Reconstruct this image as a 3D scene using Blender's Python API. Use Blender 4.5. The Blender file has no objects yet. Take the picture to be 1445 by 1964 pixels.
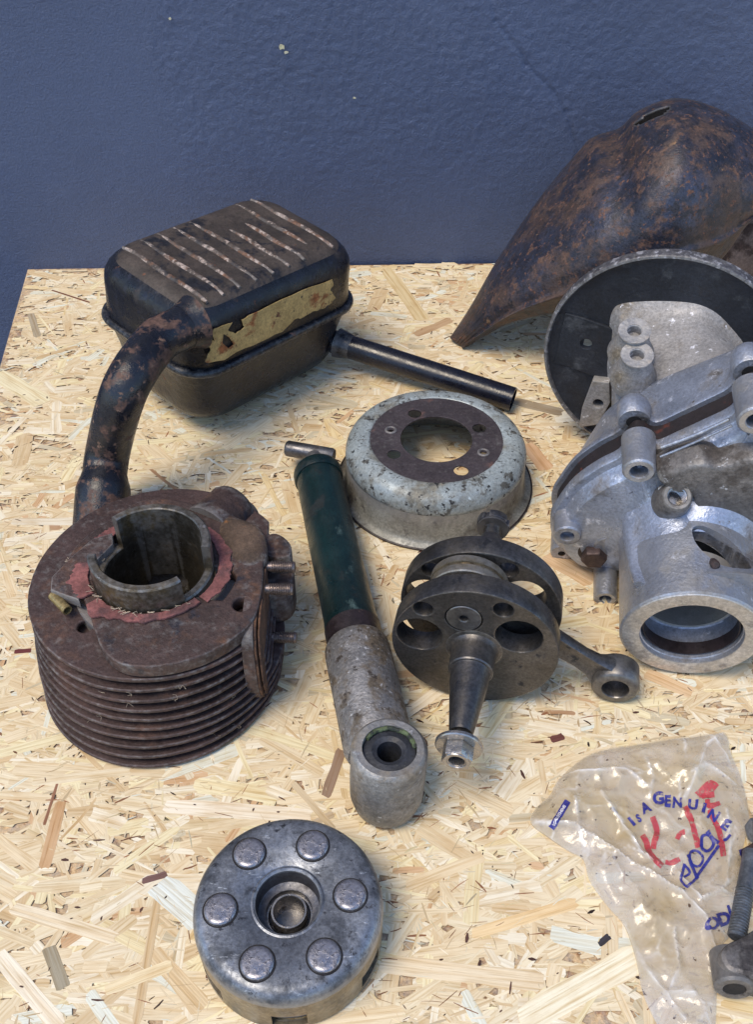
import bpy, bmesh, math, random
import numpy as np
from mathutils import Vector, Matrix, Euler, noise
from mathutils.geometry import delaunay_2d_cdt
R = math.radians
random.seed(7); rng = np.random.default_rng(7)
sc = bpy.context.scene

# ------------------------------------------------------------------ camera
CAM_H, PITCH, FPX, W0, H0 = 0.59, R(43.5), 1900.0, 1445.0, 1964.0
cd = bpy.data.cameras.new("camera"); cam = bpy.data.objects.new("camera", cd)
sc.collection.objects.link(cam); sc.camera = cam
cam.location = (0, 0, CAM_H); cam.rotation_euler = (math.pi/2 - PITCH, 0, 0)
cd.sensor_fit = 'VERTICAL'; cd.sensor_height = 24.0; cd.lens = 24.0*FPX/H0
cd.clip_start = 0.02; cd.clip_end = 200
# ------------------------------------------------------------------ light
SUN_EL, SUN_AZ = R(64), R(232)      # azimuth clockwise from +Y
w = bpy.data.worlds.new("World"); sc.world = w; w.use_nodes = True
nt = w.node_tree; bg = nt.nodes['Background']
sky = nt.nodes.new('ShaderNodeTexSky'); sky.sky_type = 'NISHITA'; sky.sun_disc = False
sky.sun_elevation = SUN_EL; sky.sun_rotation = SUN_AZ
sky.dust_density = .6; sky.ozone_density = 2.0
nt.links.new(sky.outputs[0], bg.inputs[0]); bg.inputs[1].default_value = 0.14
sd = bpy.data.lights.new("sun", 'SUN'); sun = bpy.data.objects.new("sun", sd); sc.collection.objects.link(sun)
sd.energy = 1.5; sd.angle = R(26); sd.color = (1.0, 0.86, 0.65)
dirv = Vector((math.sin(SUN_AZ)*math.cos(SUN_EL), math.cos(SUN_AZ)*math.cos(SUN_EL), math.sin(SUN_EL)))
sun.rotation_euler = dirv.to_track_quat('Z', 'Y').to_euler()
sc.view_settings.view_transform = 'Standard'; sc.view_settings.look = 'None'
sc.view_settings.exposure = 0.86; sc.view_settings.gamma = 1.0
sc.render.engine = 'CYCLES'

# ------------------------------------------------------------------ helpers
CP, SP = math.cos(PITCH), math.sin(PITCH)
def ray(px, py):
    a, b = (px-W0/2)/FPX, -(py-H0/2)/FPX
    return Vector((a, CP + b*SP, -SP + b*CP))
CO = Vector((0, 0, CAM_H))
def at(px, py, z=0.0):
    d = ray(px, py); return CO + d*((z-CAM_H)/d.z)
def atY(px, py, Y):
    d = ray(px, py); return CO + d*(Y/d.y)
def atplane(px, py, o, n):
    d = ray(px, py); return CO + d*((o-CO).dot(n)/d.dot(n))
def S(r, g, b, k=1.0):
    f = lambda c: ((c/255+.055)/1.055)**2.4 if c > 10 else c/255/12.92
    return (f(r)*k, f(g)*k, f(b)*k, 1)

def link(o, parent=None):
    sc.collection.objects.link(o)
    if parent: o.parent = parent
    return o
def tag(o, label=None, cat=None, group=None, kind=None):
    if label: o['label'] = label
    if cat: o['category'] = cat
    if group: o['group'] = group
    if kind: o['kind'] = kind
    return o
def thing(name, label, cat, loc=(0, 0, 0), rot=(0, 0, 0), M=None):
    o = bpy.data.objects.new(name, None); link(o); o.empty_display_size = .02
    if M is not None: o.matrix_world = M
    else: o.location = loc; o.rotation_euler = rot
    return tag(o, label, cat)
def finish(me, mat, sharp=35):
    me.materials.clear(); me.materials.append(mat)
    if sharp is not None:
        me.shade_smooth(); me.set_sharp_from_angle(angle=R(sharp))
def part(name, g, mat, parent, M=None, sharp=35, bevel=None):
    """g: bmesh or mesh"""
    if isinstance(g, bmesh.types.BMesh):
        bmesh.ops.recalc_face_normals(g, faces=g.faces)
        me = bpy.data.meshes.new(name); g.to_mesh(me); g.free()
    else: me = g; me.name = name
    finish(me, mat, sharp)
    o = bpy.data.objects.new(name, me); link(o, parent)
    if M is not None: o.matrix_local = M
    if bevel:
        b = o.modifiers.new('b', 'BEVEL'); b.width = bevel; b.segments = 2; b.limit_method = 'ANGLE'; b.angle_limit = R(40)
        b.harden_normals = False
    return o
def frame(o, z, x=(1, 0, 0)):
    z = Vector(z).normalized(); x = Vector(x); y = z.cross(x).normalized(); x = y.cross(z)
    m = Matrix((x, y, z)).transposed().to_4x4(); m.translation = Vector(o); return m

def ring(bm, pts, M=None):
    return [bm.verts.new((M @ Vector(p)) if M is not None else p) for p in pts]
def bridge(bm, a, b):
    n = len(a)
    for i in range(n):
        j = (i+1) % n
        try: bm.faces.new((a[i], a[j], b[j], b[i]))
        except ValueError: pass
def lathe(prof, n=48, M=None, bm=None, closed=False):
    """prof: (r,z) list. r=0 ends collapse."""
    bm = bm or bmesh.new(); prev = None; first = None
    for r, z in prof:
        if r <= 1e-7: cur = ring(bm, [(0, 0, z)], M)
        else: cur = ring(bm, [(r*math.cos(2*math.pi*i/n), r*math.sin(2*math.pi*i/n), z) for i in range(n)], M)
        if prev:
            if len(cur) == n and len(prev) == n: bridge(bm, prev, cur)
            elif len(cur) == 1 and len(prev) == n:
                for i in range(n): bm.faces.new((prev[i], prev[(i+1) % n], cur[0]))
            elif len(prev) == 1 and len(cur) == n:
                for i in range(n): bm.faces.new((cur[(i+1) % n], cur[i], prev[0]))
        else: first = cur
        prev = cur
    if closed: bridge(bm, prev, first)
    return bm
def rp(r0, z0, r1, z1, rad, k=4):
    """rounded outer corner between a horizontal top (toward r0) and vertical side"""
    return [(r1-rad+rad*math.sin(a), z0-rad+rad*math.cos(a)) for a in [math.pi/2*i/k for i in range(k+1)]]
def tube(path, rad, n=24, bm=None, caps=True, bore=None):
    bm = bm or bmesh.new(); P = [Vector(p) for p in path]
    if not hasattr(rad, '__len__'): rad = [rad]*len(P)
    T = [(P[min(i+1, len(P)-1)]-P[max(i-1, 0)]).normalized() for i in range(len(P))]
    up = Vector((0, 0, 1)) if abs(T[0].z) < .9 else Vector((1, 0, 0))
    x = (up - T[0]*up.dot(T[0])).normalized(); rings = []
    for p, t, r in zip(P, T, rad):
        x = (x - t*x.dot(t)).normalized(); y = t.cross(x)
        rings.append(ring(bm, [p + x*r*math.cos(2*math.pi*i/n) + y*r*math.sin(2*math.pi*i/n) for i in range(n)]))
    for a, b in zip(rings, rings[1:]): bridge(bm, a, b)
    if caps:
        bm.faces.new(rings[0][::-1])
        if bore:                                   # open end with a wall and a hollow
            p, t, r = P[-1], T[-1], rad[-1]; y = t.cross(x)
            a = ring(bm, [p + (x*math.cos(2*math.pi*i/n) + y*math.sin(2*math.pi*i/n))*bore for i in range(n)])
            q = p - t*min(.04, .8*(P[-1]-P[0]).length)
            b = ring(bm, [q + (x*math.cos(2*math.pi*i/n) + y*math.sin(2*math.pi*i/n))*bore for i in range(n)])
            bridge(bm, rings[-1], a); bridge(bm, a, b); bm.faces.new(b)
        else: bm.faces.new(rings[-1])
    return bm
def spline(pts, k=8, closed=False):
    P = [Vector(p) for p in pts]; n = len(P); out = []
    rngs = range(n) if closed else range(n-1)
    for i in rngs:
        g = (lambda j: P[j % n]) if closed else (lambda j: P[max(0, min(n-1, j))])
        a, b, c, d = g(i-1), g(i), g(i+1), g(i+2)
        for s in range(k):
            t = s/k
            out.append(.5*((2*b) + (c-a)*t + (2*a-5*b+4*c-d)*t*t + (3*b-a-3*c+d)*t**3))
    if not closed: out.append(P[-1])
    return out
def circ(cx, cy, r, n=40): return [(cx+r*math.cos(2*math.pi*i/n), cy+r*math.sin(2*math.pi*i/n)) for i in range(n)]
def ell(cx, cy, a, b, th=0, n=40):
    return [(cx+a*math.cos(t)*math.cos(th)-b*math.sin(t)*math.sin(th), cy+a*math.cos(t)*math.sin(th)+b*math.sin(t)*math.cos(th)) for t in [2*math.pi*i/n for i in range(n)]]
def plate(outer, holes=(), t=.004, bev=.0004, z0=0.0):
    """extruded flat outline with holes, from z0 to z0+t"""
    cu = bpy.data.curves.new('c', 'CURVE'); cu.dimensions = '2D'; cu.fill_mode = 'BOTH'
    for pts in [outer, *holes]:
        s = cu.splines.new('POLY'); s.points.add(len(pts)-1)
        for q, p in zip(s.points, pts): q.co = (p[0], p[1], 0, 1)
        s.use_cyclic_u = True
    cu.extrude = t/2-bev; cu.bevel_depth = bev; cu.bevel_resolution = 1; cu.offset = -bev
    ob = bpy.data.objects.new('tmp', cu); sc.collection.objects.link(ob)
    me = bpy.data.meshes.new_from_object(ob.evaluated_get(bpy.context.evaluated_depsgraph_get()))
    bpy.data.objects.remove(ob); bpy.data.curves.remove(cu)
    me.transform(Matrix.Translation((0, 0, z0+t/2)))
    return me
def hexpts(r, ph=0): return [(r*math.cos(ph+math.pi/3*i), r*math.sin(ph+math.pi/3*i)) for i in range(6)]
def thread_prof(r, z0, z1, pitch=.0012, d=.0006):
    pr = []; z = z0; s = 1 if z1 > z0 else -1
    while (z1-z)*s > 1e-9:
        pr += [(r, z), (r, z+s*pitch*.2), (r-d, z+s*pitch*.5), (r-d, z+s*pitch*.65)]; z += s*pitch
    return pr
def boolean(me, cutters, self_=False):
    """exact difference of meshes in the same local space -> new mesh"""
    o = bpy.data.objects.new('t', me); sc.collection.objects.link(o); tmp = [o]
    for c in cutters:
        if isinstance(c, bmesh.types.BMesh):
            bmesh.ops.recalc_face_normals(c, faces=c.faces)
            m = bpy.data.meshes.new('k'); c.to_mesh(m); c.free(); c = m
        k = bpy.data.objects.new('k', c); sc.collection.objects.link(k); tmp.append(k)
        b = o.modifiers.new('b', 'BOOLEAN'); b.operation = 'DIFFERENCE'; b.object = k; b.solver = 'EXACT'; b.use_self = self_
    bpy.context.view_layer.update()
    r = bpy.data.meshes.new_from_object(o.evaluated_get(bpy.context.evaluated_depsgraph_get()))
    for t in tmp: bpy.data.objects.remove(t)
    return r
def tomesh(bm):
    bmesh.ops.recalc_face_normals(bm, faces=bm.faces)
    m = bpy.data.meshes.new('m'); bm.to_mesh(m); bm.free(); return m
def rrect(x0, x1, y0, y1, r, z, k=8):
    r = max(r, 1e-4); o = []
    for cx, cy, a0 in ((x1-r, y1-r, 0), (x0+r, y1-r, 90), (x0+r, y0+r, 180), (x1-r, y0+r, 270)):
        for i in range(k+1):
            a = R(a0+90*i/k); o.append((cx+r*math.cos(a), cy+r*math.sin(a), z))
    return o

# ------------------------------------------------------------------ materials
def nd(nt, t, **kw):
    n = nt.nodes.new(t)
    for k, v in kw.items():
        if k.startswith('i_'): n.inputs[k[2:].replace('_', ' ')].default_value = v
        else: setattr(n, k, v)
    return n
def mat_worn(name, base, rough=.5, metal=0.0, var=.25, vscale=25, layers=(), bumps=((300, .0003),), spec=.5, speck=.3, speck_s=420, edge=.5, edgec=(.42, .41, .40, 1)):
    """base paint or metal with patchy layers of rust, dirt, bare metal.
       layer = (colour, scale, lo, hi, rough, metal[, stretch, detail])"""
    m = bpy.data.materials.new(name); m.use_nodes = True; t = m.node_tree; L = t.links.new
    bs = t.nodes['Principled BSDF']; bs.inputs['Specular IOR Level'].default_value = spec
    tc = nd(t, 'ShaderNodeTexCoord')
    def nz(scale, detail=6, stretch=None, off=0, rg=.6, dist=0.0):
        mp = nd(t, 'ShaderNodeMapping'); L(tc.outputs['Object'], mp.inputs[0])
        mp.inputs['Location'].default_value = (off*1.7, off*.9, off*2.3)
        if stretch: mp.inputs['Scale'].default_value = stretch
        n = nd(t, 'ShaderNodeTexNoise'); n.inputs['Scale'].default_value = scale; n.inputs['Detail'].default_value = detail
        n.inputs['Roughness'].default_value = rg; n.inputs['Distortion'].default_value = dist*.4
        L(mp.outputs[0], n.inputs['Vector']); return n.outputs['Fac']
    def ramp(src, lo, hi, a=0, b=1):
        r = nd(t, 'ShaderNodeMapRange'); r.inputs[1].default_value = lo; r.inputs[2].default_value = hi
        r.inputs[3].default_value = a; r.inputs[4].default_value = b; r.interpolation_type = 'SMOOTHSTEP'
        L(src, r.inputs[0]); return r.outputs[0]
    def mixc(f, a, b, bt='MIX'):
        x = nd(t, 'ShaderNodeMix', data_type='RGBA', blend_type=bt)
        for s, v in ((0, f), (6, a), (7, b)):
            if hasattr(v, 'is_linked') or isinstance(v, bpy.types.NodeSocket): L(v, x.inputs[s])
            else: x.inputs[s].default_value = v
        return x.outputs[2]
    def mixf(f, a, b):
        x = nd(t, 'ShaderNodeMix', data_type='FLOAT')
        for s, v in ((0, f), (2, a), (3, b)):
            if isinstance(v, bpy.types.NodeSocket): L(v, x.inputs[s])
            else: x.inputs[s].default_value = v
        return x.outputs[0]
    v = ramp(nz(vscale, 5, off=3), .3, .7, 1-var, 1+var)
    cc = nd(t, 'ShaderNodeCombineColor'); [L(v, cc.inputs[i]) for i in range(3)]
    col = mixc(1.0, base, cc.outputs[0], 'MULTIPLY'); ro = ramp(nz(vscale*3, 4, off=5), .3, .7, max(.05, rough-.1), min(1, rough+.12)); me = metal
    hgt = None
    for i, ly in enumerate(layers):
        c, s, lo, hi, lr, lm = ly[:6]; st = ly[6] if len(ly) > 6 else None; dt = ly[7] if len(ly) > 7 else 8
        f = ramp(nz(s, dt, st, off=11+i*7, rg=.65, dist=.3), lo, hi)
        v2 = ramp(nz(s*4, 4, off=31+i), .3, .7, .7, 1.3); c2 = nd(t, 'ShaderNodeCombineColor'); [L(v2, c2.inputs[j]) for j in range(3)]
        col = mixc(f, col, mixc(1.0, c, c2.outputs[0], 'MULTIPLY')); ro = mixf(f, ro, lr); me = mixf(f, me, lm)
        hgt = f if hgt is None else mixf(.5, hgt, f)
    if speck:
        s_ = ramp(nz(speck_s, 5, off=71, rg=.75), .28, .72, 1-speck, 1+speck*1.1); c3 = nd(t, 'ShaderNodeCombineColor'); [L(s_, c3.inputs[j]) for j in range(3)]
        col = mixc(1.0, col, c3.outputs[0], 'MULTIPLY')
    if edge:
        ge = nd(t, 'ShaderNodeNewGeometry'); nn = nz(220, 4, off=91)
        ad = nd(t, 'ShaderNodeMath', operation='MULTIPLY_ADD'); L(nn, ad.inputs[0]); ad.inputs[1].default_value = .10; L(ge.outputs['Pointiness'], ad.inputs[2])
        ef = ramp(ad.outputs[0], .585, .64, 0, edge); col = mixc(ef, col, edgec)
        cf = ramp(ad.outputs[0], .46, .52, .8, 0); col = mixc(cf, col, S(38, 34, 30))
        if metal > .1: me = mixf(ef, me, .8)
    L(col, bs.inputs['Base Color']); L(ro, bs.inputs['Roughness'])
    if isinstance(me, bpy.types.NodeSocket): L(me, bs.inputs['Metallic'])
    else: bs.inputs['Metallic'].default_value = me
    prev = None
    for i, (s, d) in enumerate(bumps):
        b = nd(t, 'ShaderNodeBump'); b.inputs['Distance'].default_value = d; b.inputs['Strength'].default_value = 1
        L(nz(s, 6, off=50+i*3), b.inputs['Height'])
        if prev: L(prev, b.inputs['Normal'])
        prev = b.outputs[0]
    if hgt is not None:
        b = nd(t, 'ShaderNodeBump'); b.inputs['Distance'].default_value = .00015; L(hgt, b.inputs['Height'])
        if prev: L(prev, b.inputs['Normal'])
        prev = b.outputs[0]
    if prev: L(prev, bs.inputs['Normal'])
    return m

M = {}
M['black_paint'] = mat_worn('black_paint', S(24, 26, 34), .3, 0, .3, 30, [
    (S(84, 62, 54), 62, .51, .60, .75, 0), (S(112, 88, 74), 110, .59, .65, .8, 0), (S(150, 150, 155), 260, .74, .77, .6, 0)], ((120, .0006), (700, .0002)), edge=0)
M['box_paint'] = mat_worn('box_paint', S(21, 22, 28), .27, 0, .4, 22, [
    (S(46, 41, 40), 34, .57, .70, .5, 0), (S(98, 62, 44), 80, .64, .70, .8, 0), (S(26, 28, 40), 90, .55, .62, .3, 0), (S(160, 155, 155), 240, .745, .78, .7, 0)], ((60, .0012), (500, .0002)), edge=.2)
M['box_top'] = mat_worn('box_top', S(64, 56, 51), .62, 0, .35, 35, [
    (S(30, 30, 35), 42, .52, .62, .45, 0), (S(112, 72, 52), 80, .64, .70, .85, 0), (S(150, 130, 118), 220, .69, .73, .8, 0)], ((150, .0007), (700, .0003)), edge=.2)
M['rib_worn'] = mat_worn('rib_worn', S(72, 62, 56), .6, 0, .4, 60, [
    (S(104, 74, 56), 60, .5, .6, .8, 0), (S(160, 144, 134), 130, .50, .60, .8, 0), (S(46, 42, 44), 45, .57, .64, .6, 0)], ((500, .0003),), edge=.2)
M['foil'] = mat_worn('foil', S(176, 152, 102), .42, .2, .2, 40, [
    (S(140, 84, 48), 34, .53, .62, .7, 0), (S(96, 62, 44), 70, .60, .68, .7, 0), (S(60, 52, 46), 150, .61, .66, .6, 0)], ((140, .0006),), edge=0)
M['tail_paint'] = mat_worn('tail_paint', S(20, 22, 34), .27, 0, .2, 40, [
    (S(80, 54, 46), 40, .66, .74, .7, 0), (S(120, 110, 110), 300, .73, .76, .6, 0)], ((400, .00015),), edge=0)
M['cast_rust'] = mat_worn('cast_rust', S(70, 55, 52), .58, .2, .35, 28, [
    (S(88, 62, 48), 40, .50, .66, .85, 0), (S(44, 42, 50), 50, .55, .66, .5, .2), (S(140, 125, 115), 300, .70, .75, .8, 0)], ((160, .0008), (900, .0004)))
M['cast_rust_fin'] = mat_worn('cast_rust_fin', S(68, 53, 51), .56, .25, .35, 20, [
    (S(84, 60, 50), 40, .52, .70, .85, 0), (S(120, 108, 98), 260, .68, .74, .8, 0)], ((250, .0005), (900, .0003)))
M['dusty_rust'] = mat_worn('dusty_rust', S(84, 68, 56), .85, 0, .35, 40, [
    (S(64, 52, 50), 36, .5, .62, .7, .1), (S(140, 96, 58), 60, .62, .7, .9, 0)], ((160, .0012), (700, .0006)))
M['liner'] = mat_worn('liner', S(84, 79, 70), .36, .75, .3, 20, [
    (S(84, 70, 46), 30, .48, .66, .5, .4), (S(170, 165, 165), 90, .64, .7, .3, .9)], ((300, .0002),))
M['gasket'] = mat_worn('gasket', S(122, 76, 73), .8, 0, .3, 60, [(S(92, 62, 62), 60, .5, .62, .8, 0), (S(186, 150, 116), 220, .66, .71, .9, 0)], ((260, .0008),), edge=0)
M['fibre'] = mat_worn('fibre', S(100, 72, 54), .95, 0, .4, 90, [(S(70, 50, 42), 130, .5, .6, .9, 0)], ((400, .0012),), edge=0)
M['stud'] = mat_worn('stud', S(128, 116, 112), .38, .75, .3, 120, [(S(98, 66, 52), 90, .55, .66, .8, .1)], ((800, .0002),), edge=0)
M['green_paint'] = mat_worn('green_paint', S(13, 37, 40), .36, 0, .35, 18, [
    (S(64, 84, 84), 70, .60, .72, .6, 0, (1, 1, .35)), (S(26, 34, 36), 40, .56, .66, .6, 0), (S(150, 160, 160), 260, .725, .76, .7, 0)], ((90, .0003), (600, .0002)), edge=0)
M['dark_steel'] = mat_worn('dark_steel', S(96, 96, 100), .38, .8, .3, 25, [
    (S(54, 50, 50), 40, .5, .7, .55, .4), (S(150, 145, 140), 160, .7, .75, .4, .8)], ((500, .0002),), edge=.3)
M['black_ring'] = mat_worn('black_ring', S(40, 33, 36), .45, .1, .3, 60, [(S(80, 60, 52), 60, .6, .7, .7, 0)], ((500, .0002),), edge=0)
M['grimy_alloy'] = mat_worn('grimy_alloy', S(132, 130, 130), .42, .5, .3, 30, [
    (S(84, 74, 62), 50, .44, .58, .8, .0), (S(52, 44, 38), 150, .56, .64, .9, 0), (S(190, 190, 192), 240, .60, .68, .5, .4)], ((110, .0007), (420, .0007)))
M['eye_alloy'] = mat_worn('eye_alloy', S(132, 130, 128), .48, .5, .3, 30, [
    (S(112, 102, 88), 40, .48, .64, .8, .1), (S(190, 192, 196), 120, .62, .7, .45, .5)], ((60, .0014), (400, .0004)))
M['rubber'] = mat_worn('rubber', S(46, 48, 54), .55, 0, .3, 90, [(S(90, 94, 92), 120, .6, .7, .8, 0)], ((300, .0004),), edge=0)
M['green_rubber'] = mat_worn('green_rubber', S(84, 96, 66), .7, 0, .4, 90, [(S(36, 42, 36), 120, .5, .6, .7, 0)], ((300, .0008),), edge=0)
M['hollow_shade'] = mat_worn('hollow_shade', S(26, 24, 26), .8, 0, .2, 40, edge=0)  # near-black that puts the shade of holes and hollows into the colour
M['drum_paint'] = mat_worn('drum_paint', S(150, 159, 161), .34, .15, .15, 20, [
    (S(112, 108, 96), 30, .46, .68, .6, 0), (S(84, 84, 80), 80, .54, .62, .7, 0), (S(40, 40, 42), 190, .58, .63, .7, 0), (S(166, 178, 182), 120, .64, .70, .35, .1)], ((200, .0003), (900, .00015)))
M['drum_side'] = mat_worn('drum_side', S(138, 138, 132), .42, .15, .2, 25, [
    (S(92, 86, 76), 22, .42, .62, .7, 0), (S(56, 50, 52), 50, .56, .68, .75, 0), (S(170, 168, 160), 200, .66, .72, .6, 0)], ((200, .0003), (900, .00015)))
M['drum_rust'] = mat_worn('drum_rust', S(72, 65, 68), .5, .35, .2, 40, [
    (S(104, 76, 68), 40, .58, .72, .75, 0), (S(150, 140, 140), 400, .74, .78, .7, 0)], ((300, .0003),))
M['crank_steel'] = mat_worn('crank_steel', S(92, 90, 90), .36, .85, .25, 22, [
    (S(84, 78, 70), 20, .48, .7, .48, .6), (S(40, 42, 48), 80, .58, .68, .5, .5), (S(180, 172, 165), 340, .735, .77, .4, .8)], ((500, .00012),), edge=.3)
M['bright_steel'] = mat_worn('bright_steel', S(150, 146, 144), .26, .9, .25, 60, [(S(84, 74, 66), 90, .54, .66, .5, .6)], ((500, .00015),))
M['clutch_top'] = mat_worn('clutch_top', S(122, 126, 134), .40, .65, .3, 30, [
    (S(80, 84, 92), 50, .48, .62, .5, .5), (S(48, 50, 58), 130, .58, .66, .5, .3), (S(170, 176, 186), 90, .62, .70, .35, .8, (1, 3, 1))], ((250, .00025), (900, .0001)))
M['clutch_side'] = mat_worn('clutch_side', S(132, 122, 104), .38, .75, .25, 25, [
    (S(84, 80, 74), 30, .5, .66, .5, .5)], ((400, .00015),))
M['button'] = mat_worn('button', S(150, 149, 156), .32, .85, .2, 60, [(S(92, 90, 98), 160, .52, .64, .45, .7)], ((500, .00015),), edge=.2)
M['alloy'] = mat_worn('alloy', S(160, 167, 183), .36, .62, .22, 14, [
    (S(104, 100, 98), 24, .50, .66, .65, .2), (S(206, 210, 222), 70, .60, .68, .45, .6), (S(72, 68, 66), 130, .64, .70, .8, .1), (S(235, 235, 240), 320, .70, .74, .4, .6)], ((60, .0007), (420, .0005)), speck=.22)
M['alloy_dark'] = mat_worn('alloy_dark', S(112, 108, 106), .5, .4, .25, 20, [
    (S(68, 62, 58), 34, .47, .62, .75, .1), (S(190, 192, 198), 110, .62, .70, .5, .5)], ((60, .0009), (420, .0005)))
M['alloy_face'] = mat_worn('alloy_face', S(186, 182, 178), .4, .6, .15, 30, [(S(128, 116, 104), 60, .52, .68, .7, .2)], ((300, .0004),))
M['case_gasket'] = mat_worn('case_gasket', S(32, 25, 27), .7, 0, .3, 60, [(S(92, 44, 32), 50, .58, .70, .9, 0)], ((300, .0005),), edge=0)
M['disc_black'] = mat_worn('disc_black', S(38, 41, 48), .5, .15, .3, 26, [
    (S(64, 66, 70), 46, .54, .68, .7, 0), (S(34, 28, 26), 30, .56, .7, .6, 0), (S(150, 150, 155), 260, .70, .745, .7, 0)], ((120, .0005), (600, .0002)), edge=0)
M['disc_rim'] = mat_worn('disc_rim', S(78, 77, 82), .5, .4, .3, 60, [(S(150, 150, 158), 170, .52, .62, .6, .2), (S(50, 44, 46), 60, .56, .66, .7, 0)], ((300, .0006),))
M['hub_alloy'] = mat_worn('hub_alloy', S(150, 148, 148), .55, .3, .2, 20, [
    (S(122, 112, 98), 26, .5, .68, .85, 0), (S(225, 225, 232), 110, .61, .67, .5, .3), (S(60, 56, 54), 40, .63, .72, .8, 0)], ((60, .0009), (420, .0005)))
M['brown_bolt'] = mat_worn('brown_bolt', S(72, 58, 56), .5, .4, .2, 60, [(S(46, 40, 40), 80, .5, .6, .6, .2)], ((400, .0004),), edge=0)
M['rust_sheet'] = mat_worn('rust_sheet', S(78, 64, 59), .5, .15, .3, 22, [
    (S(58, 62, 78), 9, .47, .60, .34, .3), (S(96, 72, 60), 12, .55, .68, .7, 0),     (S(44, 46, 58), 26, .44, .56, .38, .2), (S(90, 68, 58), 60, .53, .66, .75, 0), (S(44, 42, 48), 110, .52, .61, .5, .1), (S(98, 70, 58), 190, .57, .64, .8, 0),  # broad blue-grey first layer paints a sheen into the colour
    (S(120, 94, 70), 60, .64, .70, .8, 0), (S(190, 190, 205), 320, .735, .77, .6, 0)], ((120, .0008), (600, .0004)), edge=.2)
M['rust_inner'] = mat_worn('rust_inner', S(124, 106, 98), .8, 0, .3, 22, [(S(76, 58, 52), 34, .5, .62, .8, 0)], ((120, .0008),))
M['brass'] = mat_worn('brass', S(150, 132, 90), .4, .6, .2, 200, [], ((700, .0002),), edge=0)
M['blue_bolt'] = mat_worn('blue_bolt', S(112, 116, 122), .42, .7, .25, 60, [(S(96, 80, 68), 60, .55, .68, .7, .1)], ((500, .0003),), edge=0)
M['grey_clevis'] = mat_worn('grey_clevis', S(100, 96, 94), .55, .4, .25, 40, [(S(52, 48, 48), 50, .5, .62, .6, .2), (S(150, 142, 134), 200, .68, .73, .8, 0)], ((200, .0006),), edge=.2)
M['bark'] = mat_worn('bark', S(84, 54, 44), .9, 0, .5, 300, edge=0)
M['hair'] = mat_worn('hair', S(176, 160, 140), .9, 0, .2, 100, edge=0)

def mat_strand():
    m = bpy.data.materials.new('osb_strand'); m.use_nodes = True; t = m.node_tree; L = t.links.new
    bs = t.nodes['Principled BSDF']; bs.inputs['Roughness'].default_value = .62; bs.inputs['Specular IOR Level'].default_value = .35
    at_ = nd(t, 'ShaderNodeAttribute', attribute_name='tint'); uv = nd(t, 'ShaderNodeUVMap', uv_map='UVMap')
    def nz(sx, sy, det, off):
        mp = nd(t, 'ShaderNodeMapping'); mp.inputs['Scale'].default_value = (sx, sy, 1); mp.inputs['Location'].default_value = (off, off*.7, 0)
        L(uv.outputs[0], mp.inputs[0]); n = nd(t, 'ShaderNodeTexNoise'); n.inputs['Scale'].default_value = 1; n.inputs['Detail'].default_value = det
        L(mp.outputs[0], n.inputs['Vector']); return n.outputs['Fac']
    def rampc(src, stops):
        r = nd(t, 'ShaderNodeValToRGB'); e = r.color_ramp.elements
        e[0].position, e[0].color = stops[0]; e[1].position, e[1].color = stops[-1]
        for p, c in stops[1:-1]: x = e.new(p); x.color = c
        L(src, r.inputs[0]); return r.outputs[0]
    def mul(a, b, f=1.0):
        x = nd(t, 'ShaderNodeMix', data_type='RGBA', blend_type='MULTIPLY'); x.inputs[0].default_value = f
        L(a, x.inputs[6]); L(b, x.inputs[7]); return x.outputs[2]
    grain = nz(30, 620, 5, 0); bands = nz(7, 260, 2, 5); blot = nz(40, 60, 4, 9)
    c = mul(at_.outputs['Color'], rampc(grain, [(.28, (.76, .67, .53, 1)), (.5, (1, 1, 1, 1)), (.75, (1.04, 1.04, 1.04, 1))]))
    c = mul(c, rampc(bands, [(.38, (.86, .76, .62, 1)), (.5, (1, 1, 1, 1)), (1, (1, 1, 1, 1))]), .55)
    c = mul(c, rampc(blot, [(.25, (.86, .78, .68, 1)), (.5, (1, 1, 1, 1)), (.8, (1.05, 1.06, 1.08, 1))]))
    L(c, bs.inputs['Base Color'])
    b = nd(t, 'ShaderNodeBump'); b.inputs['Distance'].default_value = .0005; L(grain, b.inputs['Height']); L(b.outputs[0], bs.inputs['Normal'])
    return m
M['strand'] = mat_strand()
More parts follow.
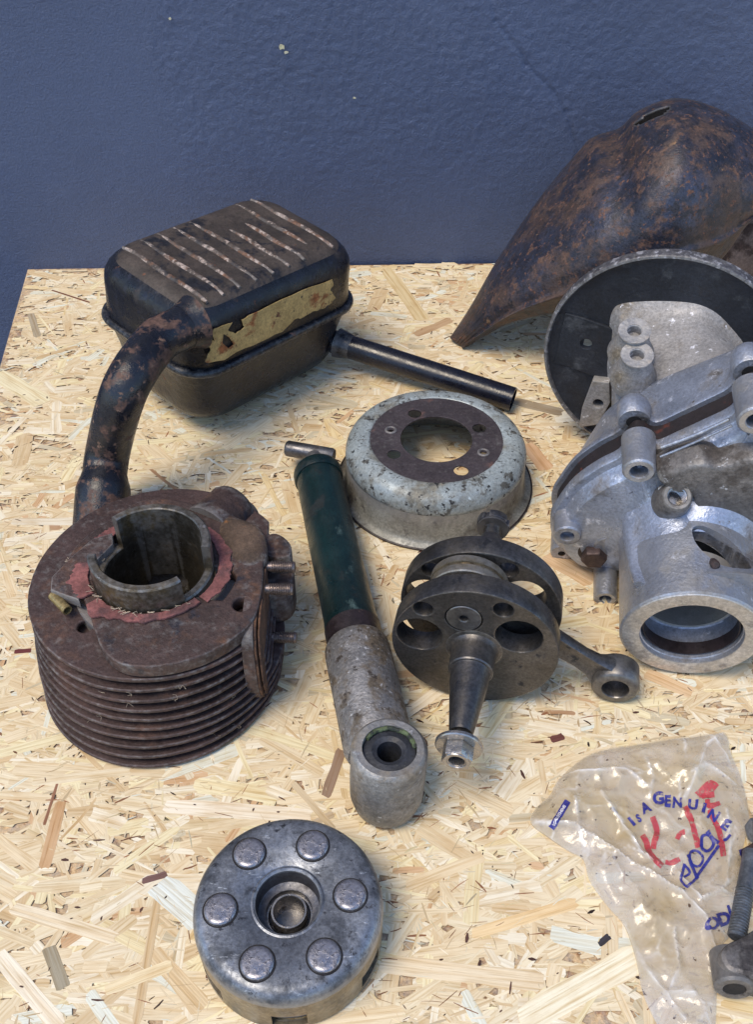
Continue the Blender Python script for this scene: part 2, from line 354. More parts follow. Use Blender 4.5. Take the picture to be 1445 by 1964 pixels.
#@@SCENE
# ------------------------------------------------------------------ wall
WA = R(1.9)
def wy(x): return 1.047 + (x+.05)*math.tan(WA)
def build_wall():
    t = thing('wall', 'dark blue painted rough plaster wall standing behind the wooden board', 'wall', (0, 0, 0))
    xs = np.arange(-.52, .56, .0019); zs = np.arange(-.20, .50, .0019)
    crack = [at_wall(*p) for p in ((935, -40), (952, 40), (1003, 105), (1010, 125), (1062, 175), (1085, 215), (1100, 260), (1120, 330))]
    crack = [(c.x, c.z) for c in crack]
    V = []
    for z in zs:
        for x in xs:
            # trowelled smooth zone on the left, coarse zone in the middle and right
            edge = -.235 + .03*noise.noise(Vector((0, z*9, 3))) + .02*noise.noise(Vector((x*30, z*30, 1)))
            m = min(1, max(0, (x-edge)/.02)); low = min(1, max(0, (z-.04)/.12)); m *= .25+.75*low
            a = .35 + .65*m
            p = Vector((x, z, 0))
            n1 = noise.noise(p*38); n2 = noise.noise(p*90+Vector((5, 3, 1))); n3 = noise.noise(p*180+Vector((9, 1, 1))); n0 = noise.noise(p*5)
            h = n0*.0018 + a*(.0009*n1 + .0013*max(0, n2) + (.4+.6*m)*.0012*n3 + .0008*noise.noise(p*330)) + m*.0009
            for (ax, az), (bx, bz) in zip(crack, crack[1:]):
                dx, dz = bx-ax, bz-az; l2 = dx*dx+dz*dz; s = max(0, min(1, ((x-ax)*dx+(z-az)*dz)/l2))
                d = math.hypot(x-ax-s*dx, z-az-s*dz)
                if d < .0032: h -= .0042*(1-d/.0032)*(.4+1.0*abs(noise.noise(p*60)))
            V.append((x, wy(x)-h*.55, z))
    nx, nz_ = len(xs), len(zs)
    F = [(j*nx+i, j*nx+i+1, (j+1)*nx+i+1, (j+1)*nx+i) for j in range(nz_-1) for i in range(nx-1)]
    me = bpy.data.meshes.new('plaster'); me.from_pydata(V, [], F)
    m = mat_worn('wall_paint', S(75, 87, 116), .42, 0, .06, 5, [
        (S(88, 98, 124), 4, .56, .74, .5, 0), (S(70, 83, 114), 60, .60, .75, .45, 0), (S(110, 126, 164), 420, .765, .80, .6, 0)],
        ((420, .0012), (1100, .0007)), spec=.5, edge=0, speck=.10)
    part('plaster', me, m, t, sharp=None); me.shade_smooth()
    # the rest of the wall round the textured field, one slab with a shallow return
    bm = bmesh.new()
    def q(x0, x1, z0, z1):
        vs = [bm.verts.new((x, wy(x), z)) for x, z in ((x0, z0), (x1, z0), (x1, z1), (x0, z1))]; bm.faces.new(vs)
    X0, X1, Z0, Z1 = xs[0], xs[-1], zs[0], zs[-1]
    q(-3, X0, -.8, 2.1); q(X1, 3, -.8, 2.1); q(X0, X1, -.8, Z0); q(X0, X1, Z1, 2.1)
    vs = [bm.verts.new(p) for p in ((-3, wy(-3), 2.1), (3, wy(3), 2.1), (3, wy(3)+.25, 2.1), (-3, wy(-3)+.25, 2.1))]; bm.faces.new(vs)
    part('outer_wall', bm, m, t, sharp=None)
    # little paint chips
    cm = mat_worn('chip', S(190, 184, 150), .8, 0, .2, 200)
    for (px, py, s) in ((540, 88, .0042), (549, 99, .0028), (680, 186, .0018), (327, 34, .0018)):
        c = at_wall(px, py); o = [(c.x+s*random.uniform(.5, 1.2)*math.cos(a), c.z+s*random.uniform(.4, .9)*math.sin(a)) for a in [i*.7 for i in range(9)]]
        me = plate(o, (), .0008, .0002); me.transform(Matrix.Rotation(math.pi/2, 4, 'X')); me.transform(Matrix.Translation((0, wy(c.x)-.0022, 0)))
        part('paint_chip', me, cm, t)
def at_wall(px, py):
    d = ray(px, py); k = math.tan(WA); tt = (1.047+.05*k)/(d.y-k*d.x); return CO + d*tt
build_wall()
bm = bmesh.new(); vs = [bm.verts.new(p) for p in ((-6, -6, -.8), (6, -6, -.8), (6, 6, -.8), (-6, 6, -.8))]; bm.faces.new(vs)
g = part('ground', bm, mat_worn('concrete', S(128, 124, 118), .9, 0, .2, 6), None, sharp=None); tag(g, kind='structure')

# ------------------------------------------------------------------ board
BL, BL2 = at(52, 514), at(-60, 905)
def build_board():
    t = thing('osb_board', 'pale strand board table top carrying the greasy engine parts against the blue wall', 'board')
    e = (BL2-BL).normalized(); fl = BL + e*((BL.y+.12)/-e.y)
    out = [(fl.x, fl.y), (.95, -.12), (.95, wy(.95)-.004), (.13, wy(.13)-.004), (BL.x, BL.y)]
    me = plate(out, (), .018, .0005, -.0194)
    bmat = mat_worn('board_core', S(196, 166, 124), .8, 0, .2, 40, [(S(150, 112, 76), 90, .5, .6, .8, 0)], ((300, .0008),))
    part('core', me, bmat, t)
    out_np = np.array(out)
    def inside(x, y, mg):
        ok = (y > -.10) & (x < .93)
        ok &= y < np.tan(WA)*(x+.05)+1.047-.004-mg
        nx, ny = e.y, -e.x          # left edge normal
        dd = (x-BL.x)*(-e.y) + (y-BL.y)*e.x
        ok &= dd > mg
        return ok
    pal = np.array([S(*c)[:3] for c in ((229, 214, 182), (224, 205, 170), (234, 223, 198), (213, 190, 152), (226, 208, 174),
        (232, 218, 178), (220, 201, 163), (208, 174, 136), (202, 190, 162), (222, 222, 206), (182, 148, 116), (226, 205, 160))])
    pw = np.array([.20, .17, .15, .06, .15, .13, .06, .010, .03, .035, .003, .02]); pw /= pw.sum()
    def make(name, N, Lr, Wr, zr, region, dark=0, thick=.00009, ends=3, hb=.45, cl=None, tilt=0.0):
        x = rng.uniform(region[0], region[1], N); y = rng.uniform(region[2], region[3], N)
        if cl is not None:
            keep = np.array([noise.noise(Vector((a*cl, b*cl, 4.4))) + rng.uniform(-.25, .25) > .02 for a, b in zip(x, y)])
            x, y = x[keep], y[keep]; N = len(x)
        L = np.exp(rng.uniform(np.log(Lr[0]), np.log(Lr[1]), N)); Wd = np.exp(rng.uniform(np.log(Wr[0]), np.log(Wr[1]), N))
        Wd = np.minimum(Wd, L*.5)
        th = np.where(rng.random(N) < hb, rng.normal(0.05, .28, N), rng.uniform(0, np.pi, N))
        ok = inside(x, y, np.minimum(L*.5*np.abs(np.sin(th))+.002, .02)) & inside(x-L/2*np.cos(th), y-L/2*np.sin(th), .0005) & inside(x+L/2*np.cos(th), y+L/2*np.sin(th), .0005)
        x, y, L, Wd, th = x[ok], y[ok], L[ok], Wd[ok], th[ok]; N = len(x)
        if ends == 3:
            us = np.array([-.5, -.42, 0, .44, .5, .5, .40, 0, -.46, -.5]); vs = np.array([-.30, -.5, -.5, -.5, -.2, .25, .5, .5, .5, .2])
        else:
            us = np.array([-.5, 0, .5, .5, 0, -.5]); vs = np.array([-.2, -.5, -.25, .2, .5, .25])
        K = len(us)
        u = us[None]*L[:, None] + rng.normal(0, .05, (N, K))*Wd[:, None]; v = vs[None]*Wd[:, None] + rng.normal(0, .07, (N, K))*Wd[:, None]
        bend = rng.normal(0, .35, N)[:, None]; v = v + bend*(u**2)/np.maximum(L, .004)[:, None]*.25
        z = rng.uniform(zr[0], zr[1], N)
        X = x[:, None]+u*np.cos(th)[:, None]-v*np.sin(th)[:, None]; Y = y[:, None]+u*np.sin(th)[:, None]+v*np.cos(th)[:, None]
        tx = rng.normal(0, tilt, N)[:, None]; ty = rng.normal(0, tilt, N)[:, None]
        Z = z[:, None] + np.clip(u*tx + v*ty*2, -.0002, .0002)
        Z = np.minimum(Z, 0.0002 if dark != 2 else 9)
        top = np.stack([X, Y, Z], -1); bot = top.copy(); bot[..., 2] -= thick
        P = np.concatenate([top, bot], 1).reshape(-1, 3)
        base = (np.arange(N)*2*K)[:, None]
        ftop = base + np.arange(K)[None]
        sides = []
        for k in range(K):
            j = (k+1) % K; sides.append(np.stack([base[:, 0]+j, base[:, 0]+k, base[:, 0]+K+k, base[:, 0]+K+j], -1))
        sides = np.stack(sides, 1).reshape(-1, 4)
        loops = np.concatenate([ftop.ravel(), sides.ravel()])
        ls = np.concatenate([np.arange(N)*K, N*K + np.arange(len(sides))*4]); lt = np.concatenate([np.full(N, K), np.full(len(sides), 4)])
        me = bpy.data.meshes.new(name); me.vertices.add(len(P)); me.vertices.foreach_set('co', P.ravel())
        me.loops.add(len(loops)); me.loops.foreach_set('vertex_index', loops.astype(np.int32))
        me.polygons.add(len(ls)); me.polygons.foreach_set('loop_start', ls.astype(np.int32)); me.polygons.foreach_set('loop_total', lt.astype(np.int32))
        me.update(calc_edges=True)
        uo = rng.uniform(0, 50, (N, 1)); uvv = np.stack([u+uo, v+uo*3], -1); uv2 = np.concatenate([uvv, uvv], 1).reshape(-1, 2)
        lay = me.uv_layers.new(name='UVMap'); lay.data.foreach_set('uv', uv2[loops].astype(np.float32).ravel())
        c = pal[rng.choice(len(pal), N, p=pw)] * rng.uniform(.96, 1.04, (N, 1))
        if dark == 1: c = np.where(rng.random((N, 1)) < .12, np.array(S(150, 104, 74)[:3])*rng.uniform(.5, 1.2, (N, 1)), c*rng.uniform(.70, 1.04, (N, 1)))
        if dark == 2: c = np.array(S(70, 46, 40)[:3])*rng.uniform(.25, 1.8, (N, 1))*np.ones((N, 3))
        cv = np.concatenate([np.repeat(c[:, None], 2*K, 1), np.ones((N, 2*K, 1))], -1).reshape(-1, 4)
        a = me.color_attributes.new('tint', 'FLOAT_COLOR', 'POINT'); a.data.foreach_set('color', cv.astype(np.float32).ravel())
        me.materials.append(M['strand']); me.shade_flat(); return me
    reg = (-.50, .95, -.12, 1.12)
    def stuff(name, me):
        o = bpy.data.objects.new(name, me); link(o, t); tag(o, kind='stuff'); return o
    stuff('wood_strands', make('wood_strands', 44000, (.008, .062), (.0014, .0110), (-.00030, -.00014), reg, hb=.5))
    stuff('wood_chips', make('wood_chips', 34000, (.002, .016), (.0003, .0019), (-.00018, -.00008), reg, dark=1, ends=1, cl=13, hb=.3))
    stuff('wood_slivers', make('wood_slivers', 30000, (.002, .014), (.00025, .0008), (-.00012, .00002), reg, dark=1, ends=1, hb=.3, cl=9))
    stuff('bark_flecks', make('bark_flecks', 2200, (.0010, .0075), (.0006, .0022), (-.0001, .0003), reg, dark=2, ends=1, hb=.3))
    # strands that stand out in the photograph, laid where they lie
    special = [((312, 1545), (600, 1566), 34, (238, 226, 203)), ((625, 1528), (656, 1436), 22, (150, 126, 106)), ((92, 1815), (122, 1897), 30, (160, 150, 128)),
        ((110, 1500), (84, 1582), 6, (150, 108, 84)), ((118, 1535), (84, 1665), 24, (202, 166, 126)), ((272, 1690), (320, 1676), 14, (118, 90, 86)), ((-6, 1826), (112, 1968), 34, (236, 224, 200)),
        ((306, 1700), (262, 1960), 18, (208, 184, 146)), ((300, 1692), (386, 1764), 58, (222, 226, 218)), ((905, 1792), (1110, 1730), 24, (230, 202, 156)), ((728, 1848), (1046, 1884), 40, (228, 210, 178)),
        ((986, 768), (1080, 792), 26, (162, 148, 126)), ((1050, 1062), (1140, 1112), 56, (216, 186, 150)), ((58, 600), (72, 646), 14, (172, 158, 134)), ((98, 556), (172, 580), 4, (120, 76, 60)),
        ((-8, 716), (84, 772), 40, (230, 218, 182)), ((796, 642), (868, 612), 20, (188, 158, 124)), ((738, 512), (812, 612), 30, (214, 194, 152)), ((1058, 1419), (1082, 1412), 16, (104, 62, 56)),
        ((1150, 1812), (1170, 1794), 13, (58, 54, 60)), ((26, 1250), (60, 1247), 11, (112, 58, 60)), ((1010, 850), (1050, 900), 34, (212, 178, 144)), ((1240, 1290), (1330, 1330), 30, (216, 186, 148)),
        ((880, 1300), (700, 1420), 26, (234, 220, 194)), ((20, 1000), (150, 1000), 22, (226, 216, 194)), ((560, 1600), (640, 1560), 16, (196, 178, 150)), ((430, 860), (520, 800), 22, (236, 222, 190)),
        ((60, 1500), (250, 1478), 20, (228, 212, 180)), ((1000, 1960), (1230, 1830), 60, (238, 228, 200)), ((780, 1700), (930, 1640), 26, (226, 206, 170)), ((640, 1590), (560, 1500), 14, (206, 186, 152)),
        ((200, 1900), (330, 1850), 26, (232, 214, 176)), ((20, 1740), (220, 1800), 30, (230, 214, 184))]
    for i, (a, b, wd, c) in enumerate(special):
        A_, B_ = at(*a), at(*b); mid = at((a[0]+b[0])/2, (a[1]+b[1])/2); off = at((a[0]+b[0])/2+wd/2, (a[1]+b[1])/2)
        d = (B_-A_); n_ = Vector((-d.y, d.x, 0)).normalized(); hw_ = (off-mid).length; ln_ = d.length; d.normalize(); vs = []; uvs = []; K = 12
        prof = [(-.5, -.5), (-.47, -.9), (-.2, -1), (.15, -.94), (.45, -1), (.5, -.5), (.485, .1), (.5, .7), (.43, 1), (.1, .93), (-.25, 1), (-.48, .8)]
        for u, v in prof:
            u2 = u*ln_ + random.uniform(-.15, .15)*hw_; v2 = v*hw_*random.uniform(.86, 1.05); p = mid + d*u2 + n_*v2; vs.append((p.x, p.y, -.00005+i*.0000022)); uvs.append((u2+i, v2+i*2.3))
        vs2 = vs + [(p[0], p[1], p[2]-.0003) for p in vs]
        me = bpy.data.meshes.new('strand'); me.from_pydata(vs2, [], [list(range(K))] + [[(k+1) % K, k, K+k, K+(k+1) % K] for k in range(K)]); me.update()
        lay = me.uv_layers.new(name='UVMap')
        for lp in me.loops: lay.data[lp.index].uv = uvs[lp.vertex_index % K]
        ca = me.color_attributes.new('tint', 'FLOAT_COLOR', 'POINT'); cc = S(*c); ca.data.foreach_set('color', list(cc)*(2*K))
        me.materials.append(M['strand']); me.shade_flat(); o = bpy.data.objects.new('strand', me); link(o, t)
    # the largest strands of the near, visible surface as parts of their own, sharing 24 shapes
    shapes = []
    for i in range(24):
        me = None
        while me is None or len(me.vertices) < 20:
            me = make('strand', 1, (.026, .078), (.005, .015), (0, 0), (.3, .31, .5, .51), hb=1)
        n = len(me.vertices); co = np.empty(n*3); me.vertices.foreach_get('co', co); co = co.reshape(-1, 3)
        c = co[:10].mean(0); c[2] = co[:, 2].max(); d = co[4]+co[5]-co[0]-co[9]; a = math.atan2(d[1], d[0])
        me.transform(Matrix.Rotation(-a, 4, 'Z') @ Matrix.Translation(-Vector(c))); shapes.append(me)
    n = 0
    while n < 262:
        y = .17 + (rng.random()**1.15)*.87; hw = .10+.36*(y+.42)/1.05
        x = rng.uniform(-hw, hw)
        me = shapes[rng.integers(24)]; a = rng.normal(.05, .3) if rng.random() < .5 else rng.uniform(0, math.pi)
        ok = all(inside(np.array([x+s*.05*math.cos(a)]), np.array([y+s*.05*math.sin(a)]), .004)[0] for s in (-1, 0, 1))
        if not ok: continue
        o = bpy.data.objects.new('strand', me); link(o, t); o.location = (x, y, -.00012-.00005*rng.random())
        o.rotation_euler = (0, 0, a); n += 1
build_board()
# ------------------------------------------------------------------ silencer box
def build_silencer():
    t = thing('silencer', 'black rusty silencer box with ribbed lid, torn gold sticker, bent pipe and straight tail pipe', 'exhaust silencer',
              (-.163, .694, .0083), (R(-3.3), R(3.7), R(-43.5)))
    Wd, L, Hh = .147, .207, .141; x0, x1, y0, y1 = -Wd, 0, 0, L
    def loft(rows, mat, name, capb, capt, bulge=0):
        bm = bmesh.new(); prev = None; rr = []
        for ins, z, r in rows:
            cur = ring(bm, rrect(x0+ins, x1-ins, y0+ins, y1-ins, r, z)); rr.append(cur)
            if prev: bridge(bm, prev, cur)
            prev = cur
        if capt: bm.faces.new(rr[-1])
        if capb: bm.faces.new(rr[0][::-1])
        return part(name, bm, mat, t, sharp=50)
    rb = .026; top = [(0.0, .077, .032), (0, .079, .032), (.0005, .10, .032)]
    top += [(.0005+rb*(1-math.cos(a)), Hh-rb+rb*math.sin(a), .032-.006*i/6) for i, a in [(i, math.pi/2*i/6) for i in range(7)]]
    loft(top, M['box_paint'], 'upper_shell', False, True)
    rb = .030; bot = [(.008+rb*(1-math.cos(a)), rb-rb*math.sin(a), .034) for a in [math.pi/2*(6-i)/6 for i in range(7)]]
    bot += [(.006, .050, .032), (.001, .073, .032), (0, .077, .032)]
    loft(bot, M['box_paint'], 'lower_shell', True, False)
    # seam bead
    bm = bmesh.new(); prev = first = None
    for k in range(10):
        a = 2*math.pi*k/10; cur = ring(bm, rrect(x0-.0035*math.cos(a)-.001, x1+.0035*math.cos(a)+.001, y0-.0035*math.cos(a)-.001, y1+.0035*math.cos(a)+.001, .034, .077+.0042*math.sin(a)))
        if prev: bridge(bm, prev, cur)
        else: first = cur
        prev = cur
    bridge(bm, prev, first); part('seam_bead', bm, M['box_paint'], t, sharp=60)
    # pressed lid: plate with ribs
    rb = .026; loft([(.0001+rb*(1-math.cos(a)) if i else .0004+rb*(1-math.cos(a)), Hh-rb+rb*math.sin(a)+.0004*(i > 0)-.0004*(i == 0), .032-.006*a/1.571) for i, a in enumerate(np.linspace(R(50), R(90), 6))], M['box_top'], 'lid_panel', False, True)
    for i in range(9):
        y = .027 + i*.0188; a, b = (x0+.018, x1-.014)
        if i in (5, 6): a += .03
        if i == 7: b -= .01
        pts = [(a+(b-a)*s, y + .0006*math.sin(s*9+i), Hh - .0020 + .0012*math.sin(math.pi*s)**.3) for s in np.linspace(0, 1, 12)]
        rad = [.0008+.0022*math.sin(math.pi*s)**.4 for s in np.linspace(0.02, .98, 12)]
        bm = tube(pts, rad, 10); part('rib', bm, M['rib_worn'], t, sharp=60)
    # torn sticker on the long side, plane x = 0
    mw = t.matrix_world if False else Matrix.LocRotScale(t.location, t.rotation_euler, None)
    inv = mw.inverted(); n = mw.to_3x3() @ Vector((1, 0, 0)); o = mw @ Vector((.001, 0, 0))
    px = [(393, 695), (398, 680), (404, 672), (400, 660), (406, 650), (412, 655), (406, 640), (410, 630), (436, 622), (446, 618), (437, 633), (452, 640), (468, 628), (462, 614), (476, 606), (540, 574), (600, 549), (637, 536), (640, 546), (633, 556), (644, 570), (636, 580), (622, 590), (600, 598), (580, 610), (565, 612), (540, 636), (500, 655), (455, 675), (430, 690), (402, 696)]
    loc = [inv @ atplane(x, y, o, n) for x, y in px]
    out = []
    for a, b in zip(loc, loc[1:]+loc[:1]):
        for s in (0, .33, .66):
            out.append((a.y+(b.y-a.y)*s + random.uniform(-.0006, .0006), a.z+(b.z-a.z)*s + random.uniform(-.0006, .0006)))
    hole = [inv @ atplane(x, y, o, n) for x, y in ((428, 640), (440, 648), (448, 660), (438, 668), (426, 658))]
    me = plate(out, [[(p.y, p.z) for p in hole]], .0006, .0001)
    me.transform(Matrix(((0, 0, 1, .0008), (1, 0, 0, 0), (0, 1, 0, 0), (0, 0, 0, 1))))
    part('sticker', me, M['foil'], t)
    W = lambda px, py, z: inv @ at(px, py, z)
    nf_ = mw.to_3x3() @ Vector((0, -1, 0)); of = mw @ Vector((0, 0, 0)); Pf = atplane(352, 628, of, nf_); zf = Pf.z
    path = spline([inv @ (Pf-nf_*.012), inv @ (Pf+nf_*.006), W(298, 658, zf), W(240, 745, zf-.010), W(207, 865, .062), W(197, 950, .040), W(192, 1020, .020)], 8)
    part('front_pipe', tube(path, .0182, 32), M['black_paint'], t, sharp=60)
    part('weld_collar', tube(path[0:8:2], [.0235, .0220, .0200, .0186], 32, caps=True), M['black_paint'], t, sharp=60)
    e0 = path[-11]; part('pipe_socket', tube(path[-13:], [.0184, .0195, .0212, .0222] + [.0222]*9, 32, bore=.019), M['black_paint'], t, sharp=40)
    bm = bmesh.new()
    A, B = W(640, 655, .030), W(985, 766, .0125)
    part('tail_pipe', tube([A, A.lerp(B, .5), B], .0118, 32, bore=.0104), M['tail_paint'], t, sharp=40)
    d = (B-A).normalized(); part('tail_collar', tube([A+d*.004, A+d*.012, A+d*.020], [.0150, .0138, .0120], 28), M['box_paint'], t, sharp=60)
build_silencer()

# ------------------------------------------------------------------ finned cylinder
def build_cylinder():
    CX, CY = -.153, .467
    t = thing('engine_cylinder', 'rusty finned cast iron engine cylinder standing upright with torn red gasket and three studs', 'engine cylinder', (CX, CY, 0.0003))
    def L(px, py, z): p = at(px, py, z); return (p.x-CX, p.y-CY)
    nf = 10
    for i in range(nf):
        z = .002 + i*.0083; r = .0872 + .0032*i/(nf-1); cx = -.004 + .006*i/(nf-1); cy = -.0125 + .0175*i/(nf-1)
        o = []
        for k in range(96):
            a = 2*math.pi*k/96; rr = r*(1+.006*math.sin(3*a+i)+.003*noise.noise(Vector((math.cos(a)*4, math.sin(a)*4, i*3.3)))+.006*min(0, noise.noise(Vector((math.cos(a)*14, math.sin(a)*14, i*5.3)))+.15))
            x, y = cx+rr*math.cos(a), cy+rr*math.sin(a)
            lim = .081 - max(0, i-3)*.0012
            if i > 3 and x > lim: x = lim
            o.append((x, y))
        hs = [circ(0, 0, .045, 48)] + ([circ(-.0414, -.0408, .0052, 24)] if i == nf-1 else [])
        me = plate(o, hs,   .0030 if i < nf-1 else .0038, .0010, z)
        part('fin', me, M['cast_rust_fin'], t, sharp=50)
    part('barrel', lathe([(.0413, .0), (.056, .0), (.054, .04), (.056, .084), (.0413, .084)], 64, closed=True), M['cast_rust'], t)
    # top deck with transfer openings beside the liner
    ZD = .0935
    px = [(161, 1150), (178, 1200), (193, 1240), (212, 1262), (241, 1276), (288, 1279), (342, 1271), (397, 1253), (451, 1222), (486, 1187), (501, 1137), (505, 1083), (501, 1048), (470, 1000), (395, 974), (331, 958), (272, 960), (228, 985), (190, 1010), (152, 1040), (128, 1075), (125, 1110)]
    out = [L(x, y, ZD) for x, y in px]; out = [(p.x, p.y) for p in spline([(a, b, 0) for a, b in out], 4, closed=True)]
    th = []
    for k in range(96):
        a = 2*math.pi*k/96; d = math.degrees(a) % 360
        rr = .0412
        for c, wd, ex in ((157, 25, .013), (342, 20, .017)):
            q = abs((d-c+180) % 360-180)
            if q < wd: rr += ex*min(1, (wd-q)/7)
        th.append((rr*math.cos(a), rr*math.sin(a)))
    h1 = L(464, 1159, ZD); h2 = L(157, 1176, ZD)
    me = plate(out, [th, circ(h1[0], h1[1], .0062, 24)], .011, .0012, ZD-.011)
    part('top_deck', me, M['cast_rust'], t, sharp=45)
    # left raised pad and broken ledge
    pad = [L(x, y, ZD+.004) for x, y in ((97, 1103), (140, 1060), (175, 1030), (215, 1018), (215, 1040), (180, 1075), (152, 1090), (150, 1148), (95, 1128))]
    # liner with two cut-outs in its rim
    bm = bmesh.new(); n = 120; ro, ri, zt, zn = .0412, .0352, .1165, .0955
    def top(a):
        d = math.degrees(a) % 360
        if 137 < d < 191: return zn-.006
        if 310 < d < 357: return zn
        return zt - (.001 if 191 <= d <= 310 else 0)
    def col(a, z): c, s = math.cos(a), math.sin(a); return [bm.verts.new((ro*c, ro*s, .004)), bm.verts.new((ro*c, ro*s, z-.0012)), bm.verts.new(((ro-.0012)*c, (ro-.0012)*s, z)), bm.verts.new(((ri+.0008)*c, (ri+.0008)*s, z)), bm.verts.new((ri*c, ri*s, z-.0008)), bm.verts.new((ri*c, ri*s, .004))]
    cols = []
    for k in range(n):
        a0, a1 = 2*math.pi*k/n, 2*math.pi*(k+1)/n; z = top((a0+a1)/2); cols.append((col(a0, z), col(a1, z), z))
    for k in range(n):
        a, b, z = cols[k]; c, _, z2 = cols[(k+1) % n]
        for i in range(5): bm.faces.new((a[i], b[i], b[i+1], a[i+1]))
        if abs(z-z2) > 1e-6:
            bm.faces.new((b[1], b[2], b[3], b[4], c[4], c[3], c[2], c[1]))
    bmesh.ops.remove_doubles(bm, verts=bm.verts, dist=1e-6)
    me = tomesh(bm)
    # port windows in the bore
    cut = []
    for d, zc, wdt, hgt in ((14, .083, .022, .020), (-20, .055, .03, .026), (95, .04, .03, .02), (190, .06, .02, .02)):
        a = R(d); c = bmesh.new(); bmesh.ops.create_cube(c, size=1); bmesh.ops.scale(c, vec=(.03, wdt, hgt), verts=c.verts)
        bmesh.ops.bevel(c, geom=c.edges, offset=.004, segments=3, affect='EDGES')
        bmesh.ops.translate(c, vec=(.038, 0, zc), verts=c.verts); bmesh.ops.rotate(c, cent=(0, 0, 0), matrix=Matrix.Rotation(a, 3, 'Z'), verts=c.verts); cut.append(c)
    me = boolean(me, cut); part('liner', me, M['liner'], t, sharp=35)
    part('bore_floor', lathe([(0, .006), (.0352, .006), (.0352, .003), (0, .003)], 48), M['hollow_shade'], t)  # dark disc added so the bore reads as deep shade
    # gasket, ragged
    def gask(d0, d1, wd, z, thk=.0016, seed=0, r0=.0425):
        st = 40; inner = []; outer = []
        for k in range(st+1):
            a = R(d0+(d1-d0)*k/st); e = wd(k/st)*(1+.35*noise.noise(Vector((k*.22, seed, 0)))+.05*random.uniform(-1, 1)); ii = r0+.0008*random.random()
            inner.append((ii*math.cos(a), ii*math.sin(a))); outer.append(((ii+e)*math.cos(a), (ii+e)*math.sin(a)))
        return plate(inner+outer[::-1], (), thk, .0004, z)
    part('gasket', gask(222, 318, lambda s: .0075+.006*math.exp(-((s-.12)/.10)**2)-.002*s, ZD+.0004, .002, 3), M['gasket'], t)
    part('gasket', gask(176, 214, lambda s: .0085+.004*math.sin(3*s), ZD+.0006, .0018, 5, .0435), M['gasket'], t)
    part('gasket', gask(-38, 50, lambda s: .010-.006*abs(s-.4), ZD+.0003, .0014, 9, .044), M['gasket'], t)
    part('gasket', gask(128, 156, lambda s: .008, ZD+.0003, .0014, 12, .045), M['gasket'], t)
    for k in range(26):      # frayed fibres by the liner
        a = R(random.uniform(205, 320)); r = .0425; b = Vector((r*math.cos(a), r*math.sin(a), ZD+.002)); 
        if k == 0: fb = bmesh.new()
        tube([b, b+Vector((random.uniform(-.003, .003), random.uniform(-.003, .001), .001)), b+Vector((random.uniform(-.005, .005), random.uniform(-.005, 0), .0015))], .00018, 5, bm=fb)
    tag(part('gasket_fibres', fb, M['hair'], t), kind='stuff')
    # port flange on the right with its fibre washer and studs
    FX = .0705
    m = Matrix(((0, 0, 1, FX-.006), (1, 0, 0, -.022), (0, 1, 0, 0), (0, 0, 0, 1)))
    fo = [(-.034, .022), (-.024, .012), (0, .010), (.012, .022), (.030, .060), (.032, .088), (.020, .0925), (-.020, .0925), (-.036, .084), (-.040, .05)]
    fo = [(p.x, p.y) for p in spline([(a, b, 0) for a, b in fo], 5, closed=True)]
    me = plate(fo, (), .008, .001); part('port_flange', me, M['cast_rust'], t, M=m)
    me = plate([(a*.96+random.uniform(-.0008, .0008), b*.97+.001+random.uniform(-.0012, .0012)) for a, b in fo], (), .0018, .0004, .0078)
    part('fibre_washer', me, M['fibre'], t, M=m)
    me = plate([(a*.9+random.uniform(-.001, .001), b*.93+.003+random.uniform(-.0015, .0015)) for a, b in fo], (), .0014, .0004, .0105)
    part('fibre_washer', me, M['fibre'], t, M=m)
    for px_, py_, z in ((512, 1087, .083), (508, 1130, .083), (512, 1222, .036)):
        q = at(px_, py_, z); y = q.y-CY
        pr = [(0, 0), (.0036, 0), (.0036, .006)] + thread_prof(.0042, .006, .0205, .00125, .0007) + [(.0042, .0205), (.0036, .0222), (0, .0226)]
        part('stud', lathe(pr, 20), M['stud'], t, M=frame((FX+.003, y, z), (1, -.03, 0), (0, 0, 1)), sharp=25)
    # transfer duct casting behind the flange and the inlet stub
    def duct(px0, z0, px1, z1, r0, r1, mat=M['cast_rust'], nm='duct'):
        a = at(*px0, z0)-Vector((CX, CY, 0)); b = at(*px1, z1)-Vector((CX, CY, 0)); d = (b-a)
        pts = [a, a.lerp(b, .3), a.lerp(b, .6), a.lerp(b, .85), a.lerp(b, .96), b]
        part(nm, tube(pts, [r0, r0+(r1-r0)*.4, r1*.98, r1, r1*.9, r1*.6], 28), mat, t, sharp=60)
    duct((400, 1020), .078, (452, 966), .078, .022, .0195, M['cast_rust'], 'inlet_stub')
    duct((400, 1020), .072, (478, 994), .058, .018, .016, M['dusty_rust'], 'duct')
    # hump over the exhaust passage
    hp = [L(x, y, .09) for x, y in ((428, 1000), (465, 1002), (500, 1020), (512, 1048), (510, 1080), (480, 1095), (448, 1080), (420, 1040))]
    bm = bmesh.new(); c = Vector((sum(p[0] for p in hp)/8, sum(p[1] for p in hp)/8, .100)); o8 = spline([(p[0], p[1], 0) for p in hp], 4, closed=True)
    prev = None
    for s, z in ((1.0, .082), (1.0, .092), (.93, .0938), (.75, .0955), (.4, .0965)):
        cur = ring(bm, [(c.x+(p.x-c.x)*s, c.y+(p.y-c.y)*s, z) for p in o8])
        if prev: bridge(bm, prev, cur)
        prev = cur
    bm.faces.new(prev); part('port_hump', bm, M['dusty_rust'], t, sharp=70)
